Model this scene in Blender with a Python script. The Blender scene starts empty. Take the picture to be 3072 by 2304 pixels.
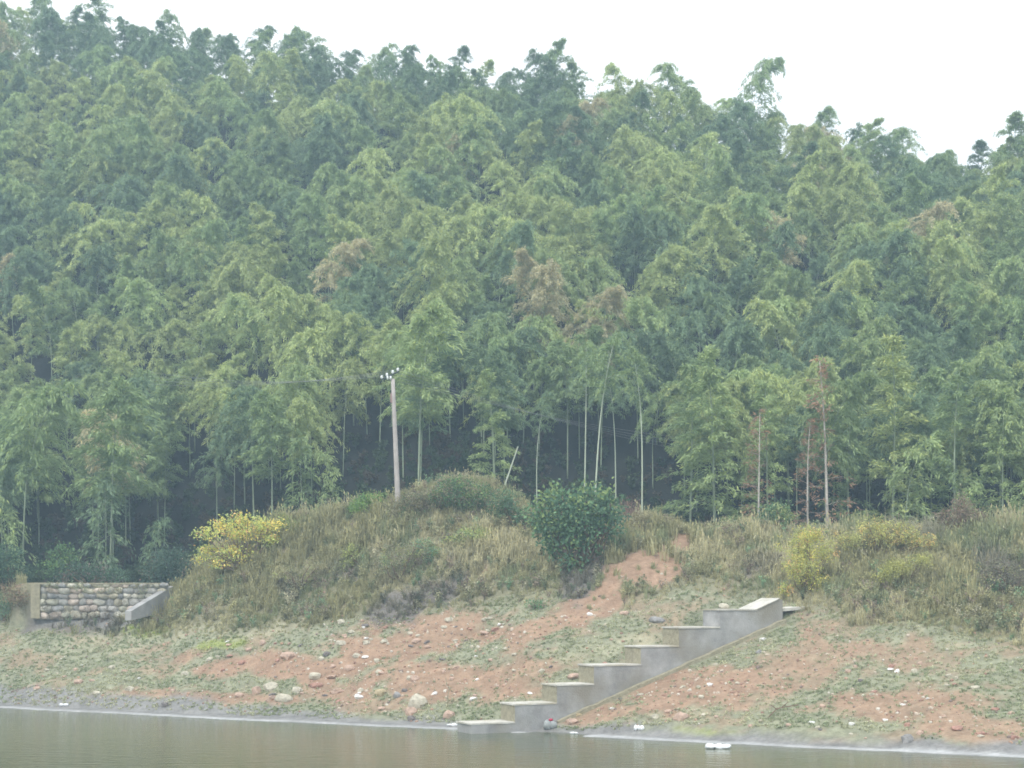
import bpy, math, random
import numpy as np
from mathutils import Vector

RNG = np.random.default_rng(7)
random.seed(7)
sc = bpy.context.scene
COL = sc.collection

# ------------------------------------------------------------------ camera
F_PX, HZ, CAMZ = 1500.0, 600.0, 6.0        # focal length in pixels (1024 wide), horizon row, eye height
cam_d = bpy.data.cameras.new("camera")
cam = bpy.data.objects.new("camera", cam_d)
COL.objects.link(cam)
cam.location = (0, 0, CAMZ)
cam.rotation_euler = (math.radians(90), 0, 0)
cam_d.sensor_width = 36
cam_d.lens = 36 * F_PX / 1024
cam_d.shift_y = (HZ - 384) / 1024
cam_d.clip_start = 0.5
cam_d.clip_end = 3000
sc.camera = cam

# ------------------------------------------------------------------ sky, sun, exposure
SUN_EL, SUN_AZ = 52, 205
world = bpy.data.worlds.new("World")
sc.world = world
world.use_nodes = True
nt = world.node_tree
nt.nodes.clear()
sky = nt.nodes.new("ShaderNodeTexSky")
sky.sky_type = 'NISHITA'
sky.sun_disc = False
sky.sun_elevation = math.radians(SUN_EL)
sky.sun_rotation = math.radians(SUN_AZ)
sky.dust_density = 4.0
tc = nt.nodes.new("ShaderNodeTexCoord")
cn = nt.nodes.new("ShaderNodeTexNoise")
cn.inputs["Scale"].default_value = 2.0
cn.inputs["Detail"].default_value = 4
cl = nt.nodes.new("ShaderNodeValToRGB")
cl.color_ramp.elements[0].position = 0.3
cl.color_ramp.elements[0].color = (10.2, 10.6, 11.2, 1)
cl.color_ramp.elements[1].position = 0.75
cl.color_ramp.elements[1].color = (12.2, 12.3, 12.4, 1)
mx = nt.nodes.new("ShaderNodeMix")
mx.data_type = 'RGBA'
mx.inputs[0].default_value = 0.9            # cloud cover
bg = nt.nodes.new("ShaderNodeBackground")
bg.inputs["Strength"].default_value = 0.1
wo = nt.nodes.new("ShaderNodeOutputWorld")
nt.links.new(tc.outputs["Generated"], cn.inputs["Vector"])
nt.links.new(cn.outputs["Fac"], cl.inputs["Fac"])
nt.links.new(sky.outputs[0], mx.inputs[6])
nt.links.new(cl.outputs[0], mx.inputs[7])
nt.links.new(mx.outputs[2], bg.inputs["Color"])
nt.links.new(bg.outputs[0], wo.inputs["Surface"])

sun_d = bpy.data.lights.new("sun", 'SUN')
sun = bpy.data.objects.new("sun", sun_d)
COL.objects.link(sun)
sun_d.energy = 1.5
sun_d.angle = math.radians(14)
sun_d.color = (1.0, 0.96, 0.9)
_el, _az = math.radians(SUN_EL), math.radians(SUN_AZ)
_dir = Vector((math.sin(_az) * math.cos(_el), math.cos(_az) * math.cos(_el), math.sin(_el)))
sun.rotation_euler = (-_dir).to_track_quat('-Z', 'Y').to_euler()

sc.view_settings.view_transform = 'Standard'
sc.view_settings.look = 'None'
sc.view_settings.gamma = 1
sc.view_settings.use_curve_mapping = False
sc.view_settings.exposure = 0.68
sc.render.engine = 'CYCLES'
sc.cycles.use_denoising = True
sc.cycles.pixel_filter_type = 'GAUSSIAN'
sc.cycles.filter_width = 1.9
sc.cycles.max_bounces = 6
sc.cycles.diffuse_bounces = 3
sc.cycles.glossy_bounces = 2
sc.cycles.transmission_bounces = 3
sc.cycles.volume_bounces = 0

# ------------------------------------------------------------------ maths helpers
def _hash(ix, iy, s):
    n = (ix.astype(np.int64) * 374761393 + iy.astype(np.int64) * 668265263 + s * 1442695041) & 0x7fffffff
    n = ((n ^ (n >> 13)) * 1274126177) & 0x7fffffff
    n = (n ^ (n >> 16)) & 0xffff
    return n / 65535.0


def vnoise(x, y, s=0):
    x = np.asarray(x, float); y = np.asarray(y, float)
    ix, iy = np.floor(x), np.floor(y)
    fx, fy = x - ix, y - iy
    fx = fx * fx * (3 - 2 * fx); fy = fy * fy * (3 - 2 * fy)
    a = _hash(ix, iy, s); b = _hash(ix + 1, iy, s); c = _hash(ix, iy + 1, s); d = _hash(ix + 1, iy + 1, s)
    return (a * (1 - fx) + b * fx) * (1 - fy) + (c * (1 - fx) + d * fx) * fy


def fbm(x, y, s=0, o=4):
    t, a, n = 0, 0.5, 0
    for i in range(o):
        t = t + a * vnoise(x * 2 ** i + 17.3 * i, y * 2 ** i - 9.1 * i, s + i)
        n += a; a *= 0.5
    return t / n


def sstep(a, b, x):
    t = np.clip((x - a) / (b - a), 0, 1)
    return t * t * (3 - 2 * t)


# ------------------------------------------------------------------ the lie of the land
CREST = np.array([(-400, 586), (0, 587), (27, 585), (160, 584), (195, 566), (240, 543), (278, 529), (340, 512), (393, 498),
                  (430, 485), (460, 481), (486, 483), (510, 497), (545, 518), (620, 522), (694, 531), (787, 536), (880, 534), (1024, 531), (1400, 515)], float)
CRD = np.array([(-400, 99), (0, 97), (160, 96), (278, 92), (400, 91), (480, 91), (540, 89), (700, 85), (850, 83), (1024, 81), (1400, 78)], float)
CANOPY = np.array([(-900, 0), (-200, 0), (0, 6), (140, 20), (280, 34), (347, 58), (463, 64), (546, 72), (600, 82), (670, 84), (750, 110), (787, 132),
                   (824, 120), (880, 138), (950, 148), (986, 156), (1024, 140), (1200, 120), (1900, 150)], float)
RIDGED = np.array([(-900, 190), (0, 182), (300, 172), (600, 160), (1024, 146), (1900, 150)], float)


def shore_D(c):
    u = (np.clip(c, -500, 1500) - 512) / F_PX
    X0 = 67.6 / (1 + 0.55 * u)
    return X0 + 1.1 * (fbm(c / 60.0, c * 0 + 3.3, 51, 3) - 0.5)


ST_A = np.array([-1.66, 67.2]); ST_B = np.array([13.41, 74.5])
ST_DIR = (ST_B - ST_A) / np.linalg.norm(ST_B - ST_A)
ST_LEN = float(np.linalg.norm(ST_B - ST_A))
ST_N = np.array([-ST_DIR[1], ST_DIR[0]])


def line_t(px):
    """distance along the steps' near face whose image column is px"""
    u = (px - 512) / F_PX
    return (u * ST_A[1] - ST_A[0]) / (ST_DIR[0] - u * ST_DIR[1])


def height(X, D):
    X = np.asarray(X, float); D = np.asarray(D, float)
    c = 512 + F_PX * X / D
    Ds = shore_D(c)
    Dc = np.interp(c, CRD[:, 0], CRD[:, 1])
    zc = CAMZ + (HZ - np.interp(c, CREST[:, 0], CREST[:, 1])) / F_PX * Dc
    d = D - Ds
    run = Dc - Ds
    p = 1.05 + 0.3 * sstep(180, 260, c) * (1 - sstep(470, 540, c))
    flat = 3.2 - 1.7 * sstep(300, 900, c)
    t = np.clip((d - flat * 0.5) / (run - flat * 0.5), 0, 1)
    bank = 0.07 * np.clip(d, 0, flat) + (zc - 0.07 * flat) * t ** p
    bank = bank + (fbm(X / 3.2, D / 3.2, 5, 4) - 0.5) * 0.75 * sstep(1.5, 6, d) * (1 - 0.6 * sstep(.85, 1, t))
    bank = bank + (fbm(X / .7, D / .7, 9, 2) - 0.5) * 0.13 * sstep(0.3, 2.5, d)
    # overgrown scarp with a darker hollow left of the middle
    z = np.where(d < 0, np.maximum(d * 0.22, -2.0), bank)
    # terrace held by the rubble wall
    wl = sstep(8, 20, c) * (1 - sstep(160, 178, c))
    low = 5.2 - (91.8 - D) * 0.42
    low = np.maximum(low, 0.07 * np.clip(d, 0, 3))
    wallz = np.where(D > 92.25, 7.0 + (D - 92) * 0.03, np.minimum(bank, low))
    z = np.where((D > 84) & (D < 97), z * (1 - wl) + wallz * wl, z)
    # ground line beside the concrete steps
    rx, ry = X - ST_A[0], D - ST_A[1]
    s = rx * ST_DIR[0] + ry * ST_DIR[1]
    n = rx * ST_N[0] + ry * ST_N[1]
    lX = ST_A[0] + s * ST_DIR[0]; lD = ST_A[1] + s * ST_DIR[1]
    lc = 512 + F_PX * lX / lD
    ly = 719 - (lc - 565) * 97 / 217
    zl = CAMZ - (ly - HZ) / F_PX * lD
    zl = np.clip(zl, -0.1, 5.3) + np.where(n > 0, 0.28 * n, 0.34 * n)
    w = (1 - sstep(0.8, 4.0, np.abs(n - 0.6))) * sstep(1.5, 5.0, s) * (1 - sstep(ST_LEN, ST_LEN + 3, s))
    z = z * (1 - w) + zl * w * 1.0
    # behind the crest: a dip, then the wooded hillside
    Dh = Dc + 6
    Dr = np.interp(c, RIDGED[:, 0], RIDGED[:, 1])
    zr = CAMZ + (HZ - np.interp(c, CANOPY[:, 0], CANOPY[:, 1])) / F_PX * Dr - 7.6
    zf = zc - 1.0 * sstep(180, 240, c)
    dip = zc + (zf - zc) * sstep(0, 4, D - Dc)
    q = np.clip((D - Dh) / (Dr - Dh), 0, None)
    hill = zf + (zr - zf) * np.where(q < 1, np.where(q < .2, .35 * q, .07 + (q - .2) * 1.1625), 1 - (q - 1) * 0.25) + (fbm(X / 13, D / 13, 21, 3) - 0.5) * 4.0 * sstep(0, .15, q) * (1 - .5 * sstep(.8, 1, q))
    z = np.where(D > Dc, dip, z)
    z = np.where(D > Dh, hill, z)
    return z


def ground_at(px, py, lo=None, hi=None):
    """the point of the bank seen at a pixel of the photograph's frame"""
    u = (px - 512) / F_PX
    Ds = float(shore_D(np.array(float(px)))) if lo is None else lo
    Dc = float(np.interp(px, CRD[:, 0], CRD[:, 1])) if hi is None else hi
    D = np.linspace(Ds - (6 if lo is None else 0), Dc + 0.5, 700)
    z = np.maximum(height(u * D, D), 0.0)
    y = HZ - F_PX * (z - CAMZ) / D
    i = np.argmax(y <= py) if (y <= py).any() else len(D) - 1
    return float(u * D[i]), float(D[i]), float(z[i])


def proj(X, D, z):
    return 512 + F_PX * X / D, HZ - F_PX * (z - CAMZ) / D


# ------------------------------------------------------------------ object helpers
def tag(o, label=None, cat=None, group=None, kind=None):
    if label: o["label"] = label
    if cat: o["category"] = cat
    if group: o["group"] = group
    if kind: o["kind"] = kind
    return o


def mk_mesh(name, V, F, mats, col=None, smooth=False, mat_idx=None):
    V = np.asarray(V, np.float32); me = bpy.data.meshes.new(name)
    if isinstance(F, np.ndarray):
        nF, k = F.shape
        loops = F.ravel().astype(np.int32)
        starts = np.arange(nF, dtype=np.int32) * k
        tot = np.full(nF, k, np.int32)
    else:
        tot = np.array([len(f) for f in F], np.int32); nF = len(F)
        loops = np.concatenate([np.asarray(f) for f in F]).astype(np.int32)
        starts = np.concatenate([[0], np.cumsum(tot)[:-1]]).astype(np.int32)
    me.vertices.add(len(V)); me.vertices.foreach_set("co", V.ravel())
    me.loops.add(len(loops)); me.loops.foreach_set("vertex_index", loops)
    me.polygons.add(nF)
    me.polygons.foreach_set("loop_start", starts); me.polygons.foreach_set("loop_total", tot)
    if mat_idx is not None: me.polygons.foreach_set("material_index", np.asarray(mat_idx, np.int32))
    me.polygons.foreach_set("use_smooth", np.full(nF, bool(smooth)))
    if col is not None:
        col = np.asarray(col, np.float32)
        if col.shape[1] == 3: col = np.hstack([col, np.ones((len(col), 1), np.float32)])
        a = me.color_attributes.new("Col", 'FLOAT_COLOR', 'POINT')
        a.data.foreach_set("color", col.ravel())
    for m in (mats if isinstance(mats, (list, tuple)) else [mats]): me.materials.append(m)
    me.update(calc_edges=True)
    return me


def obj(name, me, parent=None, loc=None, rot=None, scale=None):
    o = bpy.data.objects.new(name, me); COL.objects.link(o)
    if parent: o.parent = parent
    if loc is not None: o.location = loc
    if rot is not None: o.rotation_euler = rot
    if scale is not None: o.scale = scale if hasattr(scale, '__len__') else (scale,) * 3
    return o


def tube(P, R, k=6, cap=True):
    P = np.asarray(P, float); n = len(P); R = np.broadcast_to(np.asarray(R, float), (n,))
    T = np.gradient(P, axis=0); T /= np.linalg.norm(T, axis=1)[:, None] + 1e-9
    ref = np.array([1.0, 0, 0]) if abs(T[0][0]) < 0.8 else np.array([0, 1.0, 0])
    A = np.cross(T, ref); A /= np.linalg.norm(A, axis=1)[:, None]
    B = np.cross(T, A)
    th = np.linspace(0, 2 * np.pi, k, endpoint=False)
    V = (P[:, None] + R[:, None, None] * (np.cos(th)[None, :, None] * A[:, None] + np.sin(th)[None, :, None] * B[:, None])).reshape(-1, 3)
    F = []
    for i in range(n - 1):
        for j in range(k):
            F.append((i * k + j, i * k + (j + 1) % k, (i + 1) * k + (j + 1) % k, (i + 1) * k + j))
    if cap:
        F.append(tuple(range(k))[::-1]); F.append(tuple((n - 1) * k + j for j in range(k)))
    return V, F


class Build:
    def __init__(self): self.V, self.F, self.C, self.n = [], [], [], 0
    def add(self, V, F, col=(1, 1, 1)):
        V = np.asarray(V, float)
        self.V.append(V); self.F += [tuple(int(i) + self.n for i in f) for f in F]
        self.C.append(np.broadcast_to(np.asarray(col, float), (len(V), 3))); self.n += len(V)
        return self
    def box(self, c, s, rz=0.0, col=(1, 1, 1)):
        x, y, z = np.array(s) / 2
        V = np.array([(-x, -y, -z), (x, -y, -z), (x, y, -z), (-x, y, -z), (-x, -y, z), (x, -y, z), (x, y, z), (-x, y, z)])
        R = np.array([[math.cos(rz), -math.sin(rz), 0], [math.sin(rz), math.cos(rz), 0], [0, 0, 1]])
        return self.add(V @ R.T + np.array(c), [(0, 3, 2, 1), (4, 5, 6, 7), (0, 1, 5, 4), (1, 2, 6, 5), (2, 3, 7, 6), (3, 0, 4, 7)], col)
    def tube(self, P, R, k=6, col=(1, 1, 1)):
        return self.add(*tube(P, R, k), col)
    def mesh(self, name, mats, smooth=False):
        return mk_mesh(name, np.concatenate(self.V), self.F, mats, np.concatenate(self.C), smooth)


# ------------------------------------------------------------------ materials
def new_mat(name):
    m = bpy.data.materials.new(name); m.use_nodes = True
    m.node_tree.nodes.clear()
    return m, m.node_tree.nodes, m.node_tree.links


def surf_mat(name, color, rough=0.85, noise=0.25, scale=3.0, bump=0.2, bscale=None, attr=False, spec=0.3, dirt=None):
    m, N, L = new_mat(name)
    out = N.new("ShaderNodeOutputMaterial"); b = N.new("ShaderNodeBsdfPrincipled")
    b.inputs["Roughness"].default_value = rough
    b.inputs["Specular IOR Level"].default_value = spec
    tcn = N.new("ShaderNodeTexCoord")
    geo = N.new("ShaderNodeNewGeometry")
    nz = N.new("ShaderNodeTexNoise"); nz.inputs["Scale"].default_value = scale; nz.inputs["Detail"].default_value = 8
    nz.inputs["Roughness"].default_value = 0.65
    L.new(geo.outputs["Position"], nz.inputs["Vector"])
    mr = N.new("ShaderNodeMapRange")
    mr.inputs["From Min"].default_value = 0.3; mr.inputs["From Max"].default_value = 0.7
    mr.inputs["To Min"].default_value = 1 - noise; mr.inputs["To Max"].default_value = 1 + noise
    L.new(nz.outputs["Fac"], mr.inputs["Value"])
    mul = N.new("ShaderNodeMix"); mul.data_type = 'RGBA'; mul.blend_type = 'MULTIPLY'; mul.inputs[0].default_value = 1
    mul.clamp_result = False
    if attr:
        a = N.new("ShaderNodeAttribute"); a.attribute_name = "Col"; L.new(a.outputs["Color"], mul.inputs[6])
    else:
        mul.inputs[6].default_value = (*color, 1)
    comb = N.new("ShaderNodeCombineColor")
    for i in range(3): L.new(mr.outputs[0], comb.inputs[i])
    L.new(comb.outputs[0], mul.inputs[7])
    last = mul.outputs[2]
    if dirt:
        n2 = N.new("ShaderNodeTexNoise"); n2.inputs["Scale"].default_value = scale * 0.35; n2.inputs["Detail"].default_value = 6
        L.new(geo.outputs["Position"], n2.inputs["Vector"])
        r2 = N.new("ShaderNodeMapRange"); r2.inputs["From Min"].default_value = 0.5; r2.inputs["From Max"].default_value = 0.68
        L.new(n2.outputs["Fac"], r2.inputs["Value"])
        m2 = N.new("ShaderNodeMix"); m2.data_type = 'RGBA'
        L.new(r2.outputs[0], m2.inputs[0]); L.new(last, m2.inputs[6]); m2.inputs[7].default_value = (*dirt, 1)
        last = m2.outputs[2]
    L.new(last, b.inputs["Base Color"])
    if bump:
        n3 = N.new("ShaderNodeTexNoise"); n3.inputs["Scale"].default_value = bscale or scale * 4; n3.inputs["Detail"].default_value = 6
        L.new(geo.outputs["Position"], n3.inputs["Vector"])
        bp = N.new("ShaderNodeBump"); bp.inputs["Strength"].default_value = bump; bp.inputs["Distance"].default_value = 0.08
        L.new(n3.outputs["Fac"], bp.inputs["Height"]); L.new(bp.outputs[0], b.inputs["Normal"])
    L.new(b.outputs[0], out.inputs["Surface"])
    return m


def leaf_mat(name, base=(1, 1, 1), trans=0.35, tint=True):
    """thin leaf: diffuse + translucent, colour = vertex colour x the plant's own tint"""
    m, N, L = new_mat(name)
    out = N.new("ShaderNodeOutputMaterial")
    a = N.new("ShaderNodeAttribute"); a.attribute_name = "Col"
    cur = a.outputs["Color"]
    if tint:
        t = N.new("ShaderNodeAttribute"); t.attribute_type = 'INSTANCER'; t.attribute_name = "tint"
        mu = N.new("ShaderNodeMix"); mu.data_type = 'RGBA'; mu.blend_type = 'MULTIPLY'; mu.inputs[0].default_value = 1
        L.new(cur, mu.inputs[6]); L.new(t.outputs["Color"], mu.inputs[7]); cur = mu.outputs[2]
    mu2 = N.new("ShaderNodeMix"); mu2.data_type = 'RGBA'; mu2.blend_type = 'MULTIPLY'; mu2.inputs[0].default_value = 1
    L.new(cur, mu2.inputs[6]); mu2.inputs[7].default_value = (*base, 1); cur = mu2.outputs[2]
    d = N.new("ShaderNodeBsdfDiffuse"); tr = N.new("ShaderNodeBsdfTranslucent")
    L.new(cur, d.inputs["Color"]); L.new(cur, tr.inputs["Color"])
    ms = N.new("ShaderNodeMixShader"); ms.inputs[0].default_value = trans
    L.new(d.outputs[0], ms.inputs[1]); L.new(tr.outputs[0], ms.inputs[2])
    L.new(ms.outputs[0], out.inputs["Surface"])
    return m


M_LEAF = leaf_mat("leaf")
M_CULM = surf_mat("culm", (0.30, 0.36, 0.24), 0.6, 0.2, 2.0, 0, spec=0.4)
M_PALECULM = surf_mat("pale_culm", (0.50, 0.56, 0.42), 0.6, 0.15, 2.0, 0, spec=0.4)
M_BARK = surf_mat("bark", (0.23, 0.17, 0.12), 0.9, 0.3, 6.0, 0.3)
M_PALEBARK = surf_mat("pale_bark", (0.50, 0.46, 0.40), 0.9, 0.3, 6.0, 0.3)
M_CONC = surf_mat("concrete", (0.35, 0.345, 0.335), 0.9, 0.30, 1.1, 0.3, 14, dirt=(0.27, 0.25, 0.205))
M_CONC_TOP = surf_mat("worn_skylit_concrete", (0.58, 0.56, 0.50), 0.85, 0.25, 2.0, 0.2, 14, dirt=(0.42, 0.38, 0.28))  # paler than the faces: wear, plus sky light painted on upward surfaces
M_STONE = surf_mat("stone", (1, 1, 1), 0.9, 0.5, 3.0, 0.4, 20, attr=True)
M_MORTAR = surf_mat("mortar", (0.36, 0.345, 0.31), 0.95, 0.4, 3, 0.6)
M_POLE = surf_mat("pole_concrete", (0.45, 0.41, 0.38), 0.85, 0.14, 3.0, 0.1)
M_STEEL = surf_mat("dark_steel", (0.07, 0.09, 0.085), 0.6, 0.2, 8, 0)
M_PORC = surf_mat("porcelain", (0.9, 0.92, 0.9), 0.25, 0.03, 8, 0, spec=0.6)
M_WIRE = surf_mat("wire", (0.30, 0.31, 0.32), 0.5, 0.05, 8, 0)
M_PLAST = surf_mat("white_plastic", (0.85, 0.87, 0.87), 0.45, 0.05, 8, 0.2)
M_RED = surf_mat("red_plastic", (0.45, 0.04, 0.08), 0.5, 0.1, 8, 0)
M_GREYBAG = surf_mat("grey_plastic", (0.36, 0.38, 0.37), 0.5, 0.2, 12, 0.4)
M_CAN = surf_mat("dry_wood", (0.42, 0.36, 0.27), 0.9, 0.2, 8, 0.1)

# ------------------------------------------------------------------ ground: one sheet from under the water to beyond the ridge
# patches of soil, plant cover and painted shade as they lie on the bank: (px, py, rx, ry, tilt, kind, strength)
SOIL, MUD, BRUSH_SHADE, LUSH, PALEG = (0.33, 0.222, 0.152), (0.235, 0.23, 0.22), (0.17, 0.155, 0.14), (0.27, 0.31, 0.10), (0.36, 0.35, 0.24)  # dark one: dry brush plus shade painted in the hollow and under the shrub
SHORT, LONGG = (0.26, 0.265, 0.18), (0.22, 0.21, 0.135)
PATCH = [
    (300, 668, 110, 17, 3, SOIL, 1.0), (420, 640, 95, 19, -6, SOIL, .95), (440, 680, 90, 20, 4, SOIL, .95), (520, 675, 40, 26, 10, SOIL, .8),
    (220, 697, 110, 6, 3, SOIL, .9), (560, 618, 60, 12, -20, SOIL, .9), (648, 566, 56, 24, -20, SOIL, 1.0), (604, 592, 42, 19, -38, SOIL, 1.0),
    (400, 622, 60, 9, -8, SOIL, .8), (360, 705, 50, 8, 4, SOIL, .7), (335, 690, 40, 12, 0, SOIL, .8),
    (700, 690, 90, 22, -8, SOIL, .95), (620, 712, 60, 8, -10, SOIL, .8), (790, 668, 60, 24, -15, SOIL, .7), (900, 655, 60, 17, -5, SOIL, .75), (880, 705, 70, 14, 2, SOIL, .8),
    (980, 728, 60, 14, 5, SOIL, .85), (960, 700, 40, 9, 0, SOIL, .6), (815, 628, 22, 12, 0, SOIL, .6), (10, 590, 22, 10, 0, SOIL, .8), (480, 570, 14, 6, 0, SOIL, .5),
    (85, 626, 75, 11, 3, BRUSH_SHADE, .9), (75, 618, 70, 9, 4, MUD, .9), (60, 612, 60, 8, 0, MUD, .8), (500, 660, 22, 6, 0, SHORT, .7),
    (405, 605, 42, 18, -18, BRUSH_SHADE, .95), (445, 592, 30, 12, -35, BRUSH_SHADE, .9), (290, 590, 14, 14, 0, BRUSH_SHADE, .7), (580, 575, 22, 24, 25, BRUSH_SHADE, 1.0), (340, 575, 20, 10, 0, BRUSH_SHADE, .5),
    (1000, 575, 34, 16, 20, BRUSH_SHADE, .8), (880, 545, 34, 12, -15, BRUSH_SHADE, .7), (760, 570, 20, 8, 0, BRUSH_SHADE, .5),
    (150, 630, 26, 9, -10, LUSH, .8), (225, 644, 26, 5, -4, LUSH, .8), (700, 733, 60, 5, 3, LUSH, .8), (120, 640, 80, 12, -6, PALEG, .5), (240, 630, 60, 10, -3, PALEG, .6),
    (650, 640, 30, 8, -10, PALEG, .6), (600, 650, 40, 10, -12, PALEG, .6), (740, 560, 40, 10, -5, PALEG, .4),
]


def patch_w(px, py, p, X, D):
    cx, cy, rx, ry, rot, kind, st = p
    a = math.radians(rot)
    dx, dy = px - cx, py - cy
    ex = (dx * math.cos(a) + dy * math.sin(a)) / rx; ey = (-dx * math.sin(a) + dy * math.cos(a)) / ry
    r = np.sqrt(ex * ex + ey * ey) + (fbm(X / 1.1, D / 1.1, 77, 4) - 0.5) * 1.5
    return st * (1 - sstep(0.7, 1.15, r))


LONGLINE = np.array([(-300, 618), (0, 622), (60, 630), (150, 634), (200, 628), (260, 632), (330, 622), (390, 612), (450, 610), (520, 600), (600, 602), (680, 590), (760, 590), (860, 622), (1024, 640), (1400, 640)], float)

cs = np.concatenate([np.arange(-2600, -180, 60), np.arange(-180, 1204, 3.2), np.arange(1204, 3600, 60)]).astype(float)
Ds_ = np.concatenate([np.linspace(42, 55, 8)[:-1], np.arange(55, 100, 0.22), np.arange(100, 200, 1.1), np.arange(200, 420, 10)])
CC, DD = np.meshgrid(cs, Ds_)
XX = (CC - 512) / F_PX * DD
ZZ = height(XX, DD)
PX, PY = proj(XX, DD, ZZ)
Dcr = np.interp(CC, CRD[:, 0], CRD[:, 1])
shd = DD - shore_D(CC)
ll = np.interp(PX, LONGLINE[:, 0], LONGLINE[:, 1])
wl = sstep(8, -8, PY - ll + (fbm(XX / 2, DD / 2, 31, 3) - .5) * 20)[..., None]
colr = np.array(SHORT) * (1 - wl) + np.array(LONGG) * wl
mott = fbm(XX / 1.6, DD / 0.9, 61, 5)[..., None]
redm = sstep(.52, .66, mott)
colr = colr * (1 - redm * .55 * (1 - wl * .7)) + np.array(SOIL) * redm * .55 * (1 - wl * .7)
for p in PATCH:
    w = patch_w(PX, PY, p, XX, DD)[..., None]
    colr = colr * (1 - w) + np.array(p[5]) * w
nshore = (fbm(XX / 1.5, DD / 1.5, 41, 3) - .5)
mudw = (1 - sstep(1.4, 2.5, shd + nshore * 1.8 + .5 * sstep(600, 900, CC) - (1.2 - 1.2 * sstep(150, 500, CC))))[..., None]
colr = colr * (1 - mudw) + np.array(MUD) * mudw
bri = ((1 - sstep(0.1, .55, np.abs(shd - .35 + nshore * .5))) * (.35 + .65 * fbm(XX / 4, DD / 4, 99, 2)))[..., None]
colr = colr * (1 - bri * .8) + np.array((0.55, 0.56, 0.56)) * bri * .8
colr = np.where((shd < -0.1)[..., None], np.array((0.13, 0.125, 0.09)), colr)
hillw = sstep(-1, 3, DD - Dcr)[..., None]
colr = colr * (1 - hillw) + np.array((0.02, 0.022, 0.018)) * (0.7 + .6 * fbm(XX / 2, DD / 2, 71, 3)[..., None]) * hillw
colr = colr * (0.72 + 0.56 * fbm(XX / .6, DD / .35, 81, 3))[..., None]
nr, ncl = CC.shape
idx = np.arange(nr * ncl).reshape(nr, ncl)
Fg = np.stack([idx[:-1, :-1], idx[:-1, 1:], idx[1:, 1:], idx[1:, :-1]], -1).reshape(-1, 4)
M_GROUND = surf_mat("ground", (1, 1, 1), 0.95, 0.22, 4.0, 0.7, 7, attr=True, spec=0.15)
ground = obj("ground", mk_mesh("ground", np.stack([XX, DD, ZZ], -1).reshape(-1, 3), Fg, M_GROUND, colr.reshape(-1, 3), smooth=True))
tag(ground, kind="structure")

# ------------------------------------------------------------------ water
m, N, L = new_mat("water")
out = N.new("ShaderNodeOutputMaterial"); b = N.new("ShaderNodeBsdfPrincipled")
b.inputs["Base Color"].default_value = (0.085, 0.098, 0.045, 1)
b.inputs["Roughness"].default_value = 0.07
b.inputs["IOR"].default_value = 1.33
geo = N.new("ShaderNodeNewGeometry"); mp = N.new("ShaderNodeMapping"); mp.inputs["Scale"].default_value = (0.7, 1.6, 1)
n1 = N.new("ShaderNodeTexNoise"); n1.inputs["Scale"].default_value = 1.6; n1.inputs["Detail"].default_value = 5
bp = N.new("ShaderNodeBump"); bp.inputs["Strength"].default_value = 0.45; bp.inputs["Distance"].default_value = 0.06
L.new(geo.outputs["Position"], mp.inputs["Vector"]); L.new(mp.outputs[0], n1.inputs["Vector"])
L.new(n1.outputs["Fac"], bp.inputs["Height"]); L.new(bp.outputs[0], b.inputs["Normal"])
L.new(b.outputs[0], out.inputs["Surface"])
Vw = np.array([(-800, -120, 0), (800, -120, 0), (800, 130, 0), (-800, 130, 0)], float)
tag(obj("water", mk_mesh("water", Vw, np.array([[0, 1, 2, 3]]), m)), kind="structure")

# ------------------------------------------------------------------ plant shapes
def leaf_quads(P, Dv, Ln, Wd, rng, up=0.0):
    """rhombic leaves at points P along directions Dv"""
    n = len(P)
    Dv = Dv / (np.linalg.norm(Dv, axis=1)[:, None] + 1e-9)
    R = rng.normal(size=(n, 3)); R[:, 2] += up; S = np.cross(Dv, R); S /= np.linalg.norm(S, axis=1)[:, None] + 1e-9
    Ln = np.broadcast_to(Ln, (n,))[:, None]; Wd = np.broadcast_to(Wd, (n,))[:, None]
    mid = P + Dv * Ln * 0.42
    V = np.stack([P, mid + S * Wd / 2, P + Dv * Ln, mid - S * Wd / 2], 1).reshape(-1, 3)
    return V, np.arange(4 * n).reshape(n, 4)


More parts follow.
